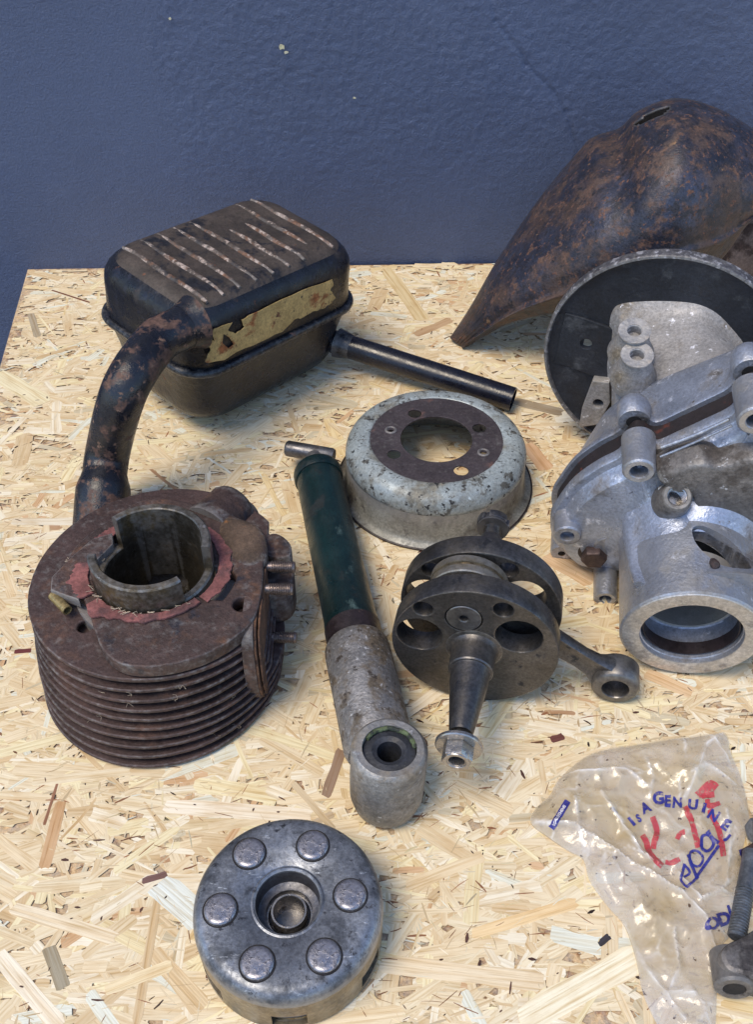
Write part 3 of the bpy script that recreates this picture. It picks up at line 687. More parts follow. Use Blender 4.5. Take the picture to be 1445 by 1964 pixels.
    # stepped ears right of the flange
    for k, (pts, z0, z1) in enumerate((
        (((505, 1030), (530, 1022), (556, 1040), (556, 1066), (520, 1068), (502, 1050)), .060, .080),
        (((505, 1048), (545, 1050), (563, 1085), (560, 1120), (540, 1136), (505, 1130)), .030, .063))):
        o = [L(x, y, z1) for x, y in pts]; o = [(p.x, p.y) for p in spline([(a, b, 0) for a, b in o], 4, closed=True)]
        part('casting_ear', plate(o, (), z1-z0, .002, z0), M['cast_rust'], t)
    # loose lug pad at left
    part('broken_lug', plate(pad, (), .008, .001, ZD-.006), M['cast_rust'], t)
    # cobweb hairs on the fins
    hb = bmesh.new()
    for k in range(16):
        a = R(random.uniform(235, 320)); z = random.uniform(.01, .075); r = .090
        p = Vector((r*math.cos(a), r*math.sin(a), z)); q = [p]
        for s in range(4): p = p + Vector((random.uniform(-.003, .003), random.uniform(-.0015, .001), random.uniform(-.004, .003))); q.append(p)
        tube(spline(q, 3), .00010, 4, bm=hb)
    for (px_, py_, s_) in ((137, 1080, .004), (158, 1056, .0022), (196, 1075, .002)):
        c = at(px_, py_, .090) - Vector((CX, CY, 0))
        for k in range(16):
            q = [c + Vector([random.uniform(-s_, s_), random.uniform(-s_, s_), random.uniform(0, s_*.8)]) for _ in range(3)]; tube(spline(q, 3), .00018, 4, bm=hb)
    tag(part('cobweb', hb, M['hair'], t), kind='stuff')
    return t
build_cylinder()
# small brass pin lying on the cylinder's deck
A, B = at(101, 1142, .0895), at(129, 1171, .0895)
pn = thing('metal_pin', 'short tarnished brass pin lying loose on the rusty cylinder by its hole', 'pin', A)
part('pin_body', tube([Vector(), (B-A)*.5, (B-A)], 0.0034, 24, bore=.0026), M['brass'], pn)
A, B = at(183, 1052, .099), at(176, 1061, .0975)
# ------------------------------------------------------------------ shock absorber
def build_shock():
    E = Vector((.006, .342, .031)); T = at(606, 893, .0205)
    t = thing('shock_absorber', 'dark green shock absorber tube with cross pin, grimy alloy lower leg and round eye', 'shock absorber', (E.x, E.y, 0.0004))
    ax = (T-E); Ln = ax.length; ax.normalize(); o = Vector((E.x, E.y, 0)); e = E-o
    def tt(px, py):            # distance along the axis whose picture point is nearest
        d = ray(px, py); w0 = E-CO; a, b, c = 1, ax.dot(d), d.dot(d); dd, ee = ax.dot(w0), d.dot(w0)
        return (b*ee-c*dd)/(a*c-b*b)
    s_ring0, s_ring1, s_cap = tt(690, 1236), tt(682, 1205), tt(610, 920)
    fr = frame(e, ax, (1, 0, 0))
    part('lower_leg', lathe([(0, .0185), (.0215, .0185), (.0235, .024), (.0238, s_ring0-.008), (.0232, s_ring0-.003), (.0215, s_ring0), (0, s_ring0)], 48), M['grimy_alloy'], t, M=fr)
    part('seal_ring', lathe([(0, s_ring0-.001), (.0208, s_ring0-.001), (.0208, s_ring1), (.0198, s_ring1+.001), (0, s_ring1+.001)], 48), M['black_ring'], t, M=fr)
    part('upper_tube', lathe([(0, s_ring1), (.0203, s_ring1), (.0203, s_ring1+.006), (.0198, s_ring1+.008), (.0196, s_cap), (0, s_cap)], 48), M['green_paint'], t, M=fr)
    part('end_cap', lathe([(0, s_cap-.002), (.0205, s_cap-.002), (.0212, s_cap), (.0212, s_cap+.007)] + [(.0212-.014*(1-math.cos(a)), s_cap+.007+.008*math.sin(a)) for a in np.linspace(.2, math.pi/2, 6)] + [(0, s_cap+.0152)], 48), M['green_paint'], t, M=fr)
    # cross pin
    P0, P1 = at(549, 860, .020), at(641, 876, .020)
    d = P1-P0; n = d.normalized()
    part('cross_pin', tube([P0-o, P0-o+n*.0012, P0-o+n*.002, P1-o-n*.002, P1-o], [.0060, .0070, .0072, .0072, .0062], 28), M['dark_steel'], t)
    part('pin_neck', tube([(T-ax*.01)-o, (T+ax*.012)-o], .0075, 24), M['dark_steel'], t)
    # eye: upright cylinder
    R0, h = .0242, .0605
    prof = [(.0172, h), (.0215, h+.0003), (.0232, h-.001), (R0, h-.003), (R0, h*.5), (R0*.985, .014), (.0215, .005), (.017, .0015), (.012, 0), (0, 0)]
    prof = [(.0172, .004)] + prof
    tl = Matrix.Rotation(R(-3), 4, 'X') @ Matrix.Rotation(R(2), 4, 'Y')
    part('eye', lathe(prof, 64), M['eye_alloy'], t, M=tl)
    part('bush', lathe([(.0090, h-.010), (.0085, h-.004), (.0110, h-.0028), (.0165, h-.004), (.0173, h-.006), (.0173, .004)], 48), M['rubber'], t, M=tl)
    part('bush_tube', lathe([(.0078, .004), (.0078, h-.0042), (.0090, h-.0036), (.0094, h-.0042), (.0094, .004)], 40), M['rubber'], t, M=tl)
    part('bush_floor', lathe([(0, .006), (.0175, .006), (.0175, .004), (0, .004)], 32), M['hollow_shade'], t, M=tl)
    # perished green lip on the upper right inside of the eye
    bm = bmesh.new(); q = [(.0164*math.cos(a), .0164*math.sin(a), h-.0022+.0004*math.sin(a*9)) for a in np.linspace(R(5), R(150), 26)]
    tube(q, [.0012+.0006*abs(math.sin(i*1.3)) for i in range(26)], 8, bm=bm); part('perished_lip', bm, M['green_rubber'], t, M=tl, sharp=60)
build_shock()

# ------------------------------------------------------------------ wheel drum cover
def build_drum():
    t = thing('brake_drum', 'pale blue grey pressed steel drum with rusty holed centre lying on the board', 'brake drum', (.0515, .660, .0006), (0, 0, 0))
    h = .0500; rs = .0785
    ol = circ(0, 0, .0575, 96)
    holes = [circ(0, 0, .0308, 72)]
    for px, py, r in ((796, 794, .0060), (920, 822, .0060), (756, 872, .0058), (885, 903, .0062), (750, 828, .0028), (928, 871, .0032)):
        p = at(px, py, h); holes.append(circ(p.x-.0515, p.y-.660, r, 28))
    part('centre_plate', plate(ol, holes, .0016, .0003, h-.0016), M['drum_rust'], t)
    pr = [(.0568, h-.0004), (.0575, h+.0004), (.0600, h+.0008), (.0635, h+.0006)]
    r1 = .0150
    pr += [(rs-r1+r1*math.sin(a), h-r1+.0004+r1*math.cos(a)) for a in np.linspace(.15, math.pi/2, 9)]
    dome = list(pr) + [(rs-.0004, h-.018)]
    back = [(r-.0016 if i else r, z-.0016) for i, (r, z) in reversed(list(enumerate(dome)))]
    part('crown', lathe(dome+back, 128, closed=True), M['drum_paint'], t, sharp=50)
    side = [(rs-.0004, h-.0178), (rs+.0004, .012), (rs+.0012, .006), (rs+.0030, .0030), (.0855, .0018), (.0862, .001), (.0862, 0), (.0835, 0), (rs-.0006, .004), (rs-.0018, .012), (rs-.0022, h-.0178)]
    part('side_wall', lathe(side, 128, closed=True), M['drum_side'], t, sharp=50)
    part('rim_edge', lathe([(.0858, -.0001), (.0870, .0004), (.0872, .0016), (.0860, .0022)], 128, closed=True), M['black_ring'], t)
    for px, py in ((750, 826), (928, 869)):
        p = at(px, py, h); part('rivet_lip', lathe([(.0030, -.001), (.0030, .0006), (.0040, .0010), (.0052, .0005), (.0054, -.001)], 28, closed=True), M['drum_rust'], t, M=Matrix.Translation((p.x-.0515, p.y-.660, h)))
build_drum()

# ------------------------------------------------------------------ crankshaft
def build_crank():
    C = Vector((.0666, .4256, .0572)); az = R(-11); n = Vector((math.sin(az), -math.cos(az), 0))
    m = frame(C, n, (1, 0, 0)); m.translation = C
    t = thing('crankshaft', 'dark steel crankshaft with two round webs, tapered shaft and connecting rod', 'crankshaft', M=m)
    inv = m.inverted()
    def on(px, py, z=0): p = inv @ atplane(px, py, C+n*z, n); return p.x, p.y
    pin = on(890, 1187); h = [on(805, 1217), on(996, 1222), on(812, 1168), on(966, 1170)]
    r = [.0158, .0158, .0066, .0066]
    for i in (0, 1):
        d = math.hypot(*h[i]); k = min(1, .0395/d); h[i] = (h[i][0]*k, h[i][1]*k)
    def web(z0, th, nm):
        o = circ(0, 0, .0572, 128)
        me = plate(o, [ell(h[i][0], h[i][1], r[i], r[i], 0, 40) for i in range(4)] + [circ(pin[0], pin[1], .0126, 40)], th, .0009, z0)
        part(nm, me, M['crank_steel'], t, sharp=40)
    web(-.0165, .0165, 'web'); web(-.0165-.0195-.0165, .0165, 'web')
    part('pin_end', lathe([(0, -.004), (.0024, -.004), (.0028, -.0006), (.0036, 0), (.0114, 0), (.0119, -.0005), (.0119, -.016), (0, -.016)], 40), M['crank_steel'], t, M=Matrix.Translation((pin[0], pin[1], 0)))
    pr = [(0, -.001), (.0195, -.001), (.0195, .0004), (.0170, .0012), (.0158, .003), (.0152, .0055), (.0152, .0190), (.0146, .0200), (.0134, .0202), (.0130, .0215), (.0128, .030), (.0080, .067), (.0074, .0690), (.0055, .0692)]
    pr += thread_prof(.0058, .0695, .082, .0012, .0005) + [(0, .082)]
    part('tapered_shaft', lathe(pr, 56), M['crank_steel'], t, sharp=25)
    part('washer', lathe([(.0060, .0765), (.0140, .0765), (.0152, .0772), (.0152, .0790), (.0145, .0797), (.0060, .0797)], 48, closed=True), M['bright_steel'], t)
    me = plate(hexpts(.0101, .3), [circ(0, 0, .0050, 28)], .0100, .0007, .0797); part('nut', me, M['bright_steel'], t, sharp=30)
    part('nut_collar', lathe([(.0050, .0885), (.0062, .0902), (.0082, .0902), (.0090, .0885), (.0088, .086), (.005, .086)], 40, closed=True), M['bright_steel'], t)
    part('shaft_end', lathe([(0, .084), (.0052, .084), (.0052, .082)], 20), M['hollow_shade'], t)
    # rear stub with slotted nut
    zb = -.0525
    pr = [(0, zb+.001), (.013, zb+.001), (.0130, zb-.03), (.0085, zb-.055), (.0065, zb-.0555)] + thread_prof(.0068, zb-.056, zb-.080, .0012, .0006) + [(0, zb-.080)]
    part('rear_shaft', lathe(pr, 48), M['crank_steel'], t, sharp=25)
    o = []
    for k in range(96):
        a = 2*math.pi*k/96; q = (k % 24); o.append(((.0128 if 2 < q < 22 else .0108)*math.cos(a+.5), (.0128 if 2 < q < 22 else .0108)*math.sin(a+.5)))
    part('slotted_nut', plate(o, [circ(0, 0, .0064, 28)], .007, .0006, zb-.0750), M['dark_steel'], t, sharp=35)
    part('nut_flange', lathe([(.0062, zb-.0662), (.0120, zb-.0662), (.0120, zb-.068), (.0062, zb-.068)], 40, closed=True), M['dark_steel'], t)
    # connecting rod
    zm = -.0165-.0195/2
    se = inv @ atplane(1176, 1321, C+n*zm, n); se = Vector((se.x, -.0572+.0168, 0)); pe = Vector((pin[0], pin[1], 0))
    part('big_end', lathe([(.010, -.0075), (.0262, -.0075), (.0270, -.0068), (.0270, -.0015), (.0255, -.001), (.0255, .001), (.0270, .0015), (.0270, .0068), (.0262, .0075), (.010, .0075)], 72, closed=True), M['clutch_side'], t, M=Matrix.Translation((pe.x, pe.y, zm)), sharp=30)
    d = (se-pe).normalized(); p = Vector((-d.y, d.x, 0))
    bm = bmesh.new(); prev = None
    for s, wv, dv in ((.20, .013, .006), (.30, .0112, .0052), (.5, .0098, .0046), (.75, .0082, .0042), (.84, .0090, .005), (.90, .0125, .0075), (1.0, .013, .0085)):
        c = pe.lerp(se, s); sec = [(wv, -dv*.35), (wv*.86, -dv), (wv*.55, -dv*.92), (0, -dv*.55), (-wv*.55, -dv*.92), (-wv*.86, -dv), (-wv, -dv*.35), (-wv, dv*.35), (-wv*.86, dv), (-wv*.55, dv*.92), (0, dv*.55), (wv*.55, dv*.92), (wv*.86, dv), (wv, dv*.35)]
        cur = ring(bm, [c + p*a + Vector((0, 0, zm+b)) for a, b in sec])
        if prev: bridge(bm, prev, cur)
        prev = cur
    me = tomesh(bm); cy = lathe([(0, -.03), (.0095, -.03), (.0095, .03), (0, .03)], 40, M=Matrix.Translation((se.x, se.y, zm)))
    me = boolean(me, [cy]); part('rod_shank', me, M['crank_steel'], t, sharp=50)
    part('small_end', lathe([(.0092, -.0095), (.0098, -.0105), (.0145, -.0105), (.0166, -.0085), (.0168, .0085), (.0145, .0105), (.0098, .0105), (.0092, .0095)], 48, closed=True), M['crank_steel'], t, M=Matrix.Translation((se.x, se.y, zm)), sharp=50)
build_crank()

# ------------------------------------------------------------------ clutch
def build_clutch():
    C = Vector((-.0506, .2560, .0004)); t = thing('clutch', 'round steel clutch drum with six raised buttons and hollow stepped centre', 'clutch', C)
    r, h = .0545, .0425
    pr = [(.0185, h-.0012), (.0198, h-.0002), (.0210, h-.0006), (.0218, h)] + [(r-.0085, h), (r-.0052, h-.0006), (r-.0025, h-.0024), (r-.0006, h-.0056), (r, h-.010), (r, .002), (r-.0012, 0), (r-.0032, 0), (r-.0032, h-.006), (.0185, h-.006)]
    top = lathe(pr[:9]+[(r-.0020, h-.0100), (r-.0032, h-.006), (.0185, h-.006)], 128, closed=True)
    part('face', top, M['clutch_top'], t, sharp=40)
    side = tomesh(lathe([(r-.0001, h-.0100), (r, h-.011), (r-.0005, .002), (r-.0016, 0), (r-.0036, 0), (r-.0036, h-.0100)], 128, closed=True))
    cut = []
    for d in (-87, -28, 32, 92, 150, -142):
        c = bmesh.new(); bmesh.ops.create_cube(c, size=1); bmesh.ops.scale(c, vec=(.02, .0195, .0135), verts=c.verts)
        bmesh.ops.translate(c, vec=(r, 0, .0125), verts=c.verts); bmesh.ops.rotate(c, cent=(0, 0, 0), matrix=Matrix.Rotation(R(d), 3, 'Z'), verts=c.verts); cut.append(c)
    part('side_wall', boolean(side, cut), M['clutch_side'], t, sharp=35)
    for z in (.0065, .0100, .0145, .0175):
        part('clutch_plate', lathe([(.02, z), (r-.0044, z), (r-.0040, z+.0004), (r-.0040, z+.0018), (r-.0044, z+.0022), (.02, z+.0022)], 96, closed=True), M['dark_steel'], t)
    part('core', lathe([(.0187, 0), (r-.010, 0), (r-.010, h-.007), (.0187, h-.007)], 64, closed=True), M['hollow_shade'], t)
    # centre
    part('centre_cup', lathe([(.0190, h-.001), (.0182, h-.004), (.0178, h-.0135), (.0150, h-.0150), (.0136, h-.0152), (.0132, h-.024), (.0110, h-.025), (.0100, h-.025)], 72), M['dark_steel'], t, sharp=30)
    part('centre_tube', lathe([(.0086, .004), (.0086, h-.0140), (.0092, h-.0128), (.0102, h-.0128), (.0106, h-.0140), (.0106, .004)], 56), M['bright_steel'], t, sharp=30)
    part('bore_floor', lathe([(0, .0125), (.0100, .0125), (.0100, .011), (0, .011)], 32), M['dark_steel'], t)
    part('retaining_ring', lathe([(.0120, h-.0205), (.0124, h-.0195), (.0134, h-.0195), (.0134, h-.0215), (.0120, h-.0215)], 56, closed=True), M['bright_steel'], t)
    for k, (px, py) in enumerate(((600, 1620), (672, 1715), (622, 1832), (493, 1846), (422, 1743), (478, 1635))):
        p = at(px, py, h+.002); q = Matrix.Translation((p.x-C.x, p.y-C.y, h))
        rr = .0093
        part('button', lathe([(rr, -.003), (rr, .0010), (rr-.0003, .0017), (rr-.0012, .0023), (rr-.003, .0025), (0, .0026)], 48), M['button'], t, M=q, sharp=60)
        part('button_groove', lathe([(rr+.0002, .00035), (rr+.0009, .00045), (rr+.0010, -.002), (rr, -.002)], 48, closed=True), M['hollow_shade'], t, M=q)
build_clutch()
# ------------------------------------------------------------------ engine casing
def build_engine():
    O = Vector((.2207, .4435, .0505)); az, ti = R(-9), R(-5.5)
    n = Vector((math.sin(az)*math.cos(ti), -math.cos(az)*math.cos(ti), math.sin(ti))).normalized()
    ex = Vector((0, 0, 1)).cross(n).normalized()      # points right in the picture
    ey = n.cross(ex).normalized()
    m = Matrix((ex, ey, n)).transposed().to_4x4(); m.translation = O; inv = m.inverted()
    t = thing('engine_casing', 'grey alloy engine casing in two halves with big open tunnel and black round backplate', 'engine casing', M=m)
    def on(px, py, z): p = inv @ atplane(px, py, O+n*z, n); return p
    def floor_y(z): return (.0015 - O.z - n.z*z)/ey.z
    def lw(p): return inv @ Vector(p)
    SP_, T1, FR, BK = -.112, -.1300, -.046, -.178
    px = [(1057, 980), (1073, 950), (1103, 912), (1148, 880), (1186, 860), (1203, 838), (1222, 829), (1244, 833), (1262, 842), (1300, 826), (1350, 803), (1400, 778), (1420, 752), (1440, 738), (1466, 736), (1490, 745), (1540, 780), (1590, 850), (1610, 950), (1590, 1040), (1530, 1100), (1440, 1120), (1300, 1118), (1200, 1112), (1160, 1104), (1120, 1080), (1092, 1050), (1064, 1020)]
    o = [on(x, y, SP_) for x, y in px]; fy = floor_y(SP_); o = [Vector((p.x, max(p.y, fy), 0)) for p in o]
    so = spline(o, 4, closed=True); cen = Vector((O.x*0+.055, .035, 0))
    def inset(pts, d):
        n_ = len(pts); r = []
        for i, p in enumerate(pts):
            a, b = pts[i-1], pts[(i+1) % n_]; tg = (b-a).normalized(); nr = Vector((tg.y, -tg.x, 0))
            r.append(p+nr*d)
        return r
    area = sum(a.x*b.y-b.x*a.y for a, b in zip(so, so[1:]+so[:1]))
    sg = -1 if area > 0 else 1          # inset direction
    ins = lambda d: [(p.x, p.y) for p in inset(so, sg*d)]
    def rows(rs, mat, nm, cap0=True, cap1=True):
        bm = bmesh.new(); prev = None; R_ = []
        for pts, z in rs:
            cur = ring(bm, [(p[0], p[1], z) for p in pts]); R_.append(cur)
            if prev: bridge(bm, prev, cur)
            prev = cur
        if cap0: bm.faces.new(R_[0][::-1])
        if cap1: bm.faces.new(R_[-1])
        return tomesh(bm)
    # rear half: a deep wall that rounds off to the back
    def mixp(A, B, s): return [(a[0]*(1-s)+b[0]*s, a[1]*(1-s)+b[1]*s) for a, b in zip(A, B)]
    bpx = [(1066, 935), (1080, 908), (1105, 872), (1130, 832), (1152, 798), (1165, 784), (1185, 768), (1203, 756), (1230, 742), (1290, 716), (1340, 696), (1385, 678), (1410, 668), (1430, 660), (1455, 651), (1490, 640), (1540, 660), (1590, 740), (1610, 850), (1590, 940), (1530, 1000), (1440, 1020), (1300, 1020), (1200, 1015), (1160, 1005), (1120, 985), (1092, 965), (1070, 950)]
    bo = [on(x, y, BK) for x, y in bpx]; bo = spline([Vector((p.x, max(p.y, floor_y(BK)), 0)) for p in bo], 4, closed=True); bc = sum(bo, Vector())/len(bo)
    rb_ = lambda s: [(bc.x+(p.x-bc.x)*s, bc.y+(p.y-bc.y)*s) for p in bo]
    me = rows([(rb_(.90), BK-.006), (rb_(.96), BK-.002), (rb_(1), BK+.006), (mixp(rb_(1), ins(0), .55), -.150), (ins(.0004), T1-.004), (ins(0), T1-.001), (ins(.0006), T1)], 0, 0)
    part('rear_half', me, M['alloy'], t, sharp=40)
    part('joint_gasket', rows([(ins(.0045), T1-.001), (ins(.0045), SP_+.001)], 0, 0), M['case_gasket'], t)
    # front half: wall, then a concave shoulder running into the tunnel
    N = len(so)
    def circle_like(r, cx=0, cy=0, z=0):
        # sample a circle at the same polar angles as the outline about its own middle
        res = []
        for i in range(N):
            a = angs[i]; res.append((cx+r*math.cos(a), cy+r*math.sin(a)))
        return res
    c0 = Vector((sum(p.x for p in so)/N, sum(p.y for p in so)/N, 0))
    a0 = [math.atan2(p.y-c0.y, p.x-c0.x) for p in so]
    # unwrap by arc length so the bridge does not twist
    ln = [0]
    for i in range(1, N): ln.append(ln[-1]+(so[i]-so[i-1]).length)
    tot = ln[-1]+(so[0]-so[-1]).length; s0 = 1 if area > 0 else -1
    angs = [a0[0] + s0*2*math.pi*l/tot for l in ln]
    angs = [.55*a + .45*(a0[0]+((b-a0[0]+math.pi) % (2*math.pi)-math.pi if False else (s0*(((b-a0[0])*s0) % (2*math.pi))))) for a, b in zip(angs, a0)]
    def mixp(A, B, s): return [(a[0]*(1-s)+b[0]*s, a[1]*(1-s)+b[1]*s) for a, b in zip(A, B)]
    C1 = circle_like(.0492); cb = circle_like(.0500, .004, .004)
    C9 = circle_like(.0440)
    body = rows([(ins(.0006), SP_), (ins(0), SP_+.001), (ins(.0002), -.1035), (ins(.0010), -.1025), (ins(.0060), -.1020), (ins(.0068), -.1010), (ins(.0080), -.0930), (ins(.0105), -.0895), (mixp(ins(.012), cb, .22), -.0880), (mixp(ins(.012), cb, .48), -.0865), (mixp(ins(.012), cb, .74), -.0840), (mixp(ins(.012), cb, .90), -.0790), (cb, -.070), (circle_like(.0485), -.062), (C9, -.058)], 0, 0, True, False)
    # cavities: tunnel bore and side opening
    bore = lathe([(0, -.085), (.0330, -.075), (.0330, -.030), (.0345, -.0295), (.0345, -.004), (.0352, -.0035), (.0352, .01), (0, .01)], 72)
    oc = min((on(1388, 1056, -z_*.001) for z_ in range(5, 100)), key=lambda q: abs(math.hypot(q.x, q.y)-.0515)); side = bmesh.new()
    alm = []
    for x_, y_ in ((1330, 1012), (1346, 1004), (1375, 1014), (1410, 1038), (1438, 1072), (1448, 1096), (1432, 1102), (1400, 1090), (1366, 1068), (1338, 1040)):
        q = min((on(x_, y_, -z_*.001) for z_ in range(5, 100)), key=lambda q: abs(math.hypot(q.x, q.y)-.0515)+(9 if q.y < .03 else 0)); alm.append(q)
    alm = spline(alm, 4, closed=True); lo_ = ring(side, [(p.x, .020, p.z) for p in alm]); hi_ = ring(side, [(p.x, .14, p.z) for p in alm]); bridge(side, lo_, hi_); side.faces.new(lo_[::-1]); side.faces.new(hi_)
    bore.free(); side = tomesh(side); part('front_half', body, M['alloy'], t, sharp=42)
    tun = tomesh(lathe([(.0345, -.004), (.0345, -.0295), (.0330, -.030), (.0330, -.090), (.0492, -.090), (.0492, -.0012), (.0480, 0), (.0352, 0), (.0352, -.0035)], 96, closed=True))
    part('tunnel', boolean(tun, [side]), M['alloy'], t, sharp=42)
    # saddle that rises from the tunnel to the case wall, with its torn almond opening
    wa = [(1192, 1000), (1222, 962), (1262, 936), (1305, 926), (1338, 945), (1368, 975), (1420, 1000), (1500, 1030), (1580, 1080), (1500, 1140), (1350, 1150), (1230, 1110)]
    wb = [(1216, 1120), (1240, 1118), (1270, 1112), (1310, 1106), (1360, 1100), (1430, 1100), (1500, 1115), (1560, 1150), (1540, 1190), (1460, 1200), (1350, 1190), (1260, 1170)]
    ra = spline([on(x, y, -.088) for x, y in wa], 5, closed=True); rb2 = spline([on(x, y, -.016) for x, y in wb], 5, closed=True)
    rmid = []
    bm = bmesh.new(); prev = None; R0 = []
    for s in (0, .12, .3, .5, .7, .88, 1):
        cc = [a.lerp(b, s) + Vector((0, -.0060*math.sin(math.pi*s), 0)) for a, b in zip(ra, rb2)]
        cur = ring(bm, cc); R0.append(cur)
        if prev: bridge(bm, prev, cur)
        prev = cur
    bm.faces.new(R0[0][::-1]); bm.faces.new(R0[-1]); sad = boolean(tomesh(bm), [side, lathe([(0, -.2), (.0335, -.2), (.0335, .01), (0, .01)], 48)])
    part('saddle', sad, M['alloy'], t, sharp=50)
    part('tunnel_face', lathe([(.0354, -.0005), (.0354, .0005), (.0362, .0009), (.0472, .0009), (.0478, .0003), (.0478, -.0005)], 96, closed=True), M['alloy_face'], t)
    part('tunnel_liner', lathe([(.0331, -.006), (.0323, -.006), (.0323, -.016), (.0331, -.016)], 72, closed=True), M['black_ring'], t)
    part('inner_seat', lathe([(.0329, -.030), (.0318, -.0305), (.0318, -.050), (.0329, -.050)], 72, closed=True), M['drum_side'], t)
    part('tunnel_floor', lathe([(0, -.0835), (.0325, -.0835), (.0325, -.0845), (0, -.0845)], 48), M['hollow_shade'], t)
    # bosses: (px, py) of front face, z of face, length, radius, hole
    def boss(px, py, zf, ln_, r, rh, mat=M['alloy'], nm='screw_boss', face=True):
        c = on(px, py, zf)
        part(nm, lathe([(rh, zf-.012), (rh, zf-.0006), (rh+.0006, zf), (r-.0012, zf), (r, zf-.0012), (r*1.05, zf-ln_), (rh, zf-ln_)], 40), mat, t, M=Matrix.Translation((c.x, c.y, 0)), sharp=40)
        part('screw_hole', lathe([(0, zf-.0115), (rh+.0003, zf-.0115)], 24), M['hollow_shade'], t, M=Matrix.Translation((c.x, c.y, 0)))
        if face: part('boss_face', lathe([(rh+.0008, zf-.0001), (rh+.0008, zf+.0004), (r-.0016, zf+.0004), (r-.0016, zf-.0001)], 40, closed=True), M['alloy_face'], t, M=Matrix.Translation((c.x, c.y, 0)))
        return c
    c1 = boss(1227, 905, -.0790, .033, .0116, .0062)
    c2 = boss(1452, 808, -.0790, .033, .0122, .0062)
    boss(1089, 1029, -.0830, .029, .0108, .0052, face=False)
    boss(1162, 1150, -.062, .045, .0092, .0048, face=False)
    boss(1170, 1050, -.0850, .018, .0120, .0030, face=False)
    for px_, py_ in ((1218, 832), (1445, 738)):
        c = on(px_, py_+10, SP_); part('rear_boss', lathe([(.0045, T1), (.0112, T1), (.0118, T1-.001), (.0124, T1-.014), (.0105, T1-.020), (.0, T1-.024)], 40), M['alloy'], t, M=Matrix.Translation((c.x, c.y, 0)), sharp=40)
        part('screw_hole', lathe([(0, T1+.0004), (.0056, T1+.0004), (.0056, T1-.001)], 24), M['hollow_shade'], t, M=Matrix.Translation((c.x, c.y, 0)))
    c = on(1078, 1062, -.105); part('rear_boss', lathe([(.0030, -.105), (.0085, -.105), (.0092, -.107), (.0092, -.140), (0, -.140)], 32), M['alloy'], t, M=Matrix.Translation((c.x, c.y, 0)))
    # drain bolt
    c = on(1140, 1075, -.0800); part('hex_bolt', plate(hexpts(.0100, .2), (), .009, .0014, -.0880), M['brown_bolt'], t, M=Matrix.Translation((c.x, c.y, 0)))
    part('bolt_washer', lathe([(.004, -.0905), (.0125, -.0905), (.0125, -.0880), (.004, -.0880)], 36, closed=True), M['black_ring'], t, M=Matrix.Translation((c.x, c.y, 0)))
    # threaded plug boss facing up towards the viewer
    pc = on(1300, 952, -.0675); dirp = Vector((.02, .86, .50)).normalized(); fr = frame(pc, dirp, (1, 0, 0))
    part('plug_boss', lathe([(.0066, -.002), (.0070, .0008), (.0092, .0010), (.0108, -.001), (.0125, -.012), (.014, -.020)], 40), M['alloy_dark'], t, M=fr)
    part('plug_thread', lathe([(.0070, .0006)] + [(r, z) for r, z in thread_prof(.0068, 0, -.013, .0016, .0009)] + [(0, -.0132)], 36), M['bright_steel'], t, M=fr, sharp=25)
    # raised web of the side opening: rim lip, stud and dark bracket
    if False: part('opening_back', lathe([(0, 0), (.028, 0), (.026, -.001), (0, -.001)], 24), M['hollow_shade'], t, M=frame(oc+Vector((.002, -.0215, -.004)), (0, 1, .3)))
    lp = []
    for k in range(40):
        a = 2*math.pi*k/40; x, y = .0268*math.cos(a), .0104*math.sin(a); th = R(-38)
        lp.append(Vector((x*math.cos(th)-y*math.sin(th), x*math.sin(th)+y*math.cos(th), 0)))
    sc_ = min((on(1372, 1080, -z_*.001) for z_ in range(5, 100)), key=lambda q: abs(math.hypot(q.x, q.y)-.0515)); part('rusty_stud', lathe([(0, .0035), (.0022, .0032), (.0032, .0018), (.0032, -.006)], 20), M['brown_bolt'], t, M=frame(sc_+Vector((0, 0, .001)), (0, .6, .7)))
    # boss housing rising to the right of the tunnel
    w = [on(x, y, -.080) for x, y in ((1262, 906), (1300, 886), (1345, 874), (1380, 880), (1450, 866), (1540, 900), (1575, 1000), (1520, 1062), (1446, 1068), (1402, 1028), (1352, 998), (1336, 962), (1320, 930), (1286, 924))]
    w = spline([Vector((p.x, p.y, 0)) for p in w], 4, closed=True); wc = sum(w, Vector())/len(w)
    def wr(s): return [(wc.x+(p.x-wc.x)*s, wc.y+(p.y-wc.y)*s) for p in w]
    part('dark_cover', rows([(wr(1.04), -.094), (wr(1), -.0780), (wr(.97), -.0740), (wr(.90), -.0722)], 0, 0, False), M['alloy_dark'], t, sharp=60)
    # ribs on the shoulder
    for pts, r in ((((1270, 860), (1330, 838), (1400, 806)), .0013), (((1268, 878), (1330, 852), (1405, 818)), .0010)):
        q = [on(x, y, -.0885) for x, y in pts]; part('casting_line', tube(spline([Vector((p.x, p.y, -.0895)) for p in q], 5), r, 10), M['alloy'], t, sharp=60)
    q = [on(x, y, -.080) for x, y in ((1265, 938), (1300, 926), (1340, 923), (1368, 926))]
    part('casting_line', tube(spline(q, 5), [.0016]*15+[.0010], 10), M['alloy_face'], t, sharp=60)
    # ---------- black back plate on its own slant
    D = Vector((.2432, .6930, .1030)); az2 = R(-20); n2 = Vector((math.sin(az2)*math.cos(R(-1)), -math.cos(az2)*math.cos(R(-1)), math.sin(R(-1)))).normalized()
    m2 = inv @ frame(D, n2, (1, 0, 0)); m2i = (m @ m2).inverted()
    def dn(px, py, z=0): p = m2i @ atplane(px, py, D+n2*z, n2); return p.x, p.y
    hh = dn(1124, 663)
    part('backplate', plate(circ(0, 0, .1005, 128), [circ(hh[0], hh[1], .0052, 24)], .003, .0004, -.008), M['disc_black'], t, M=m2)
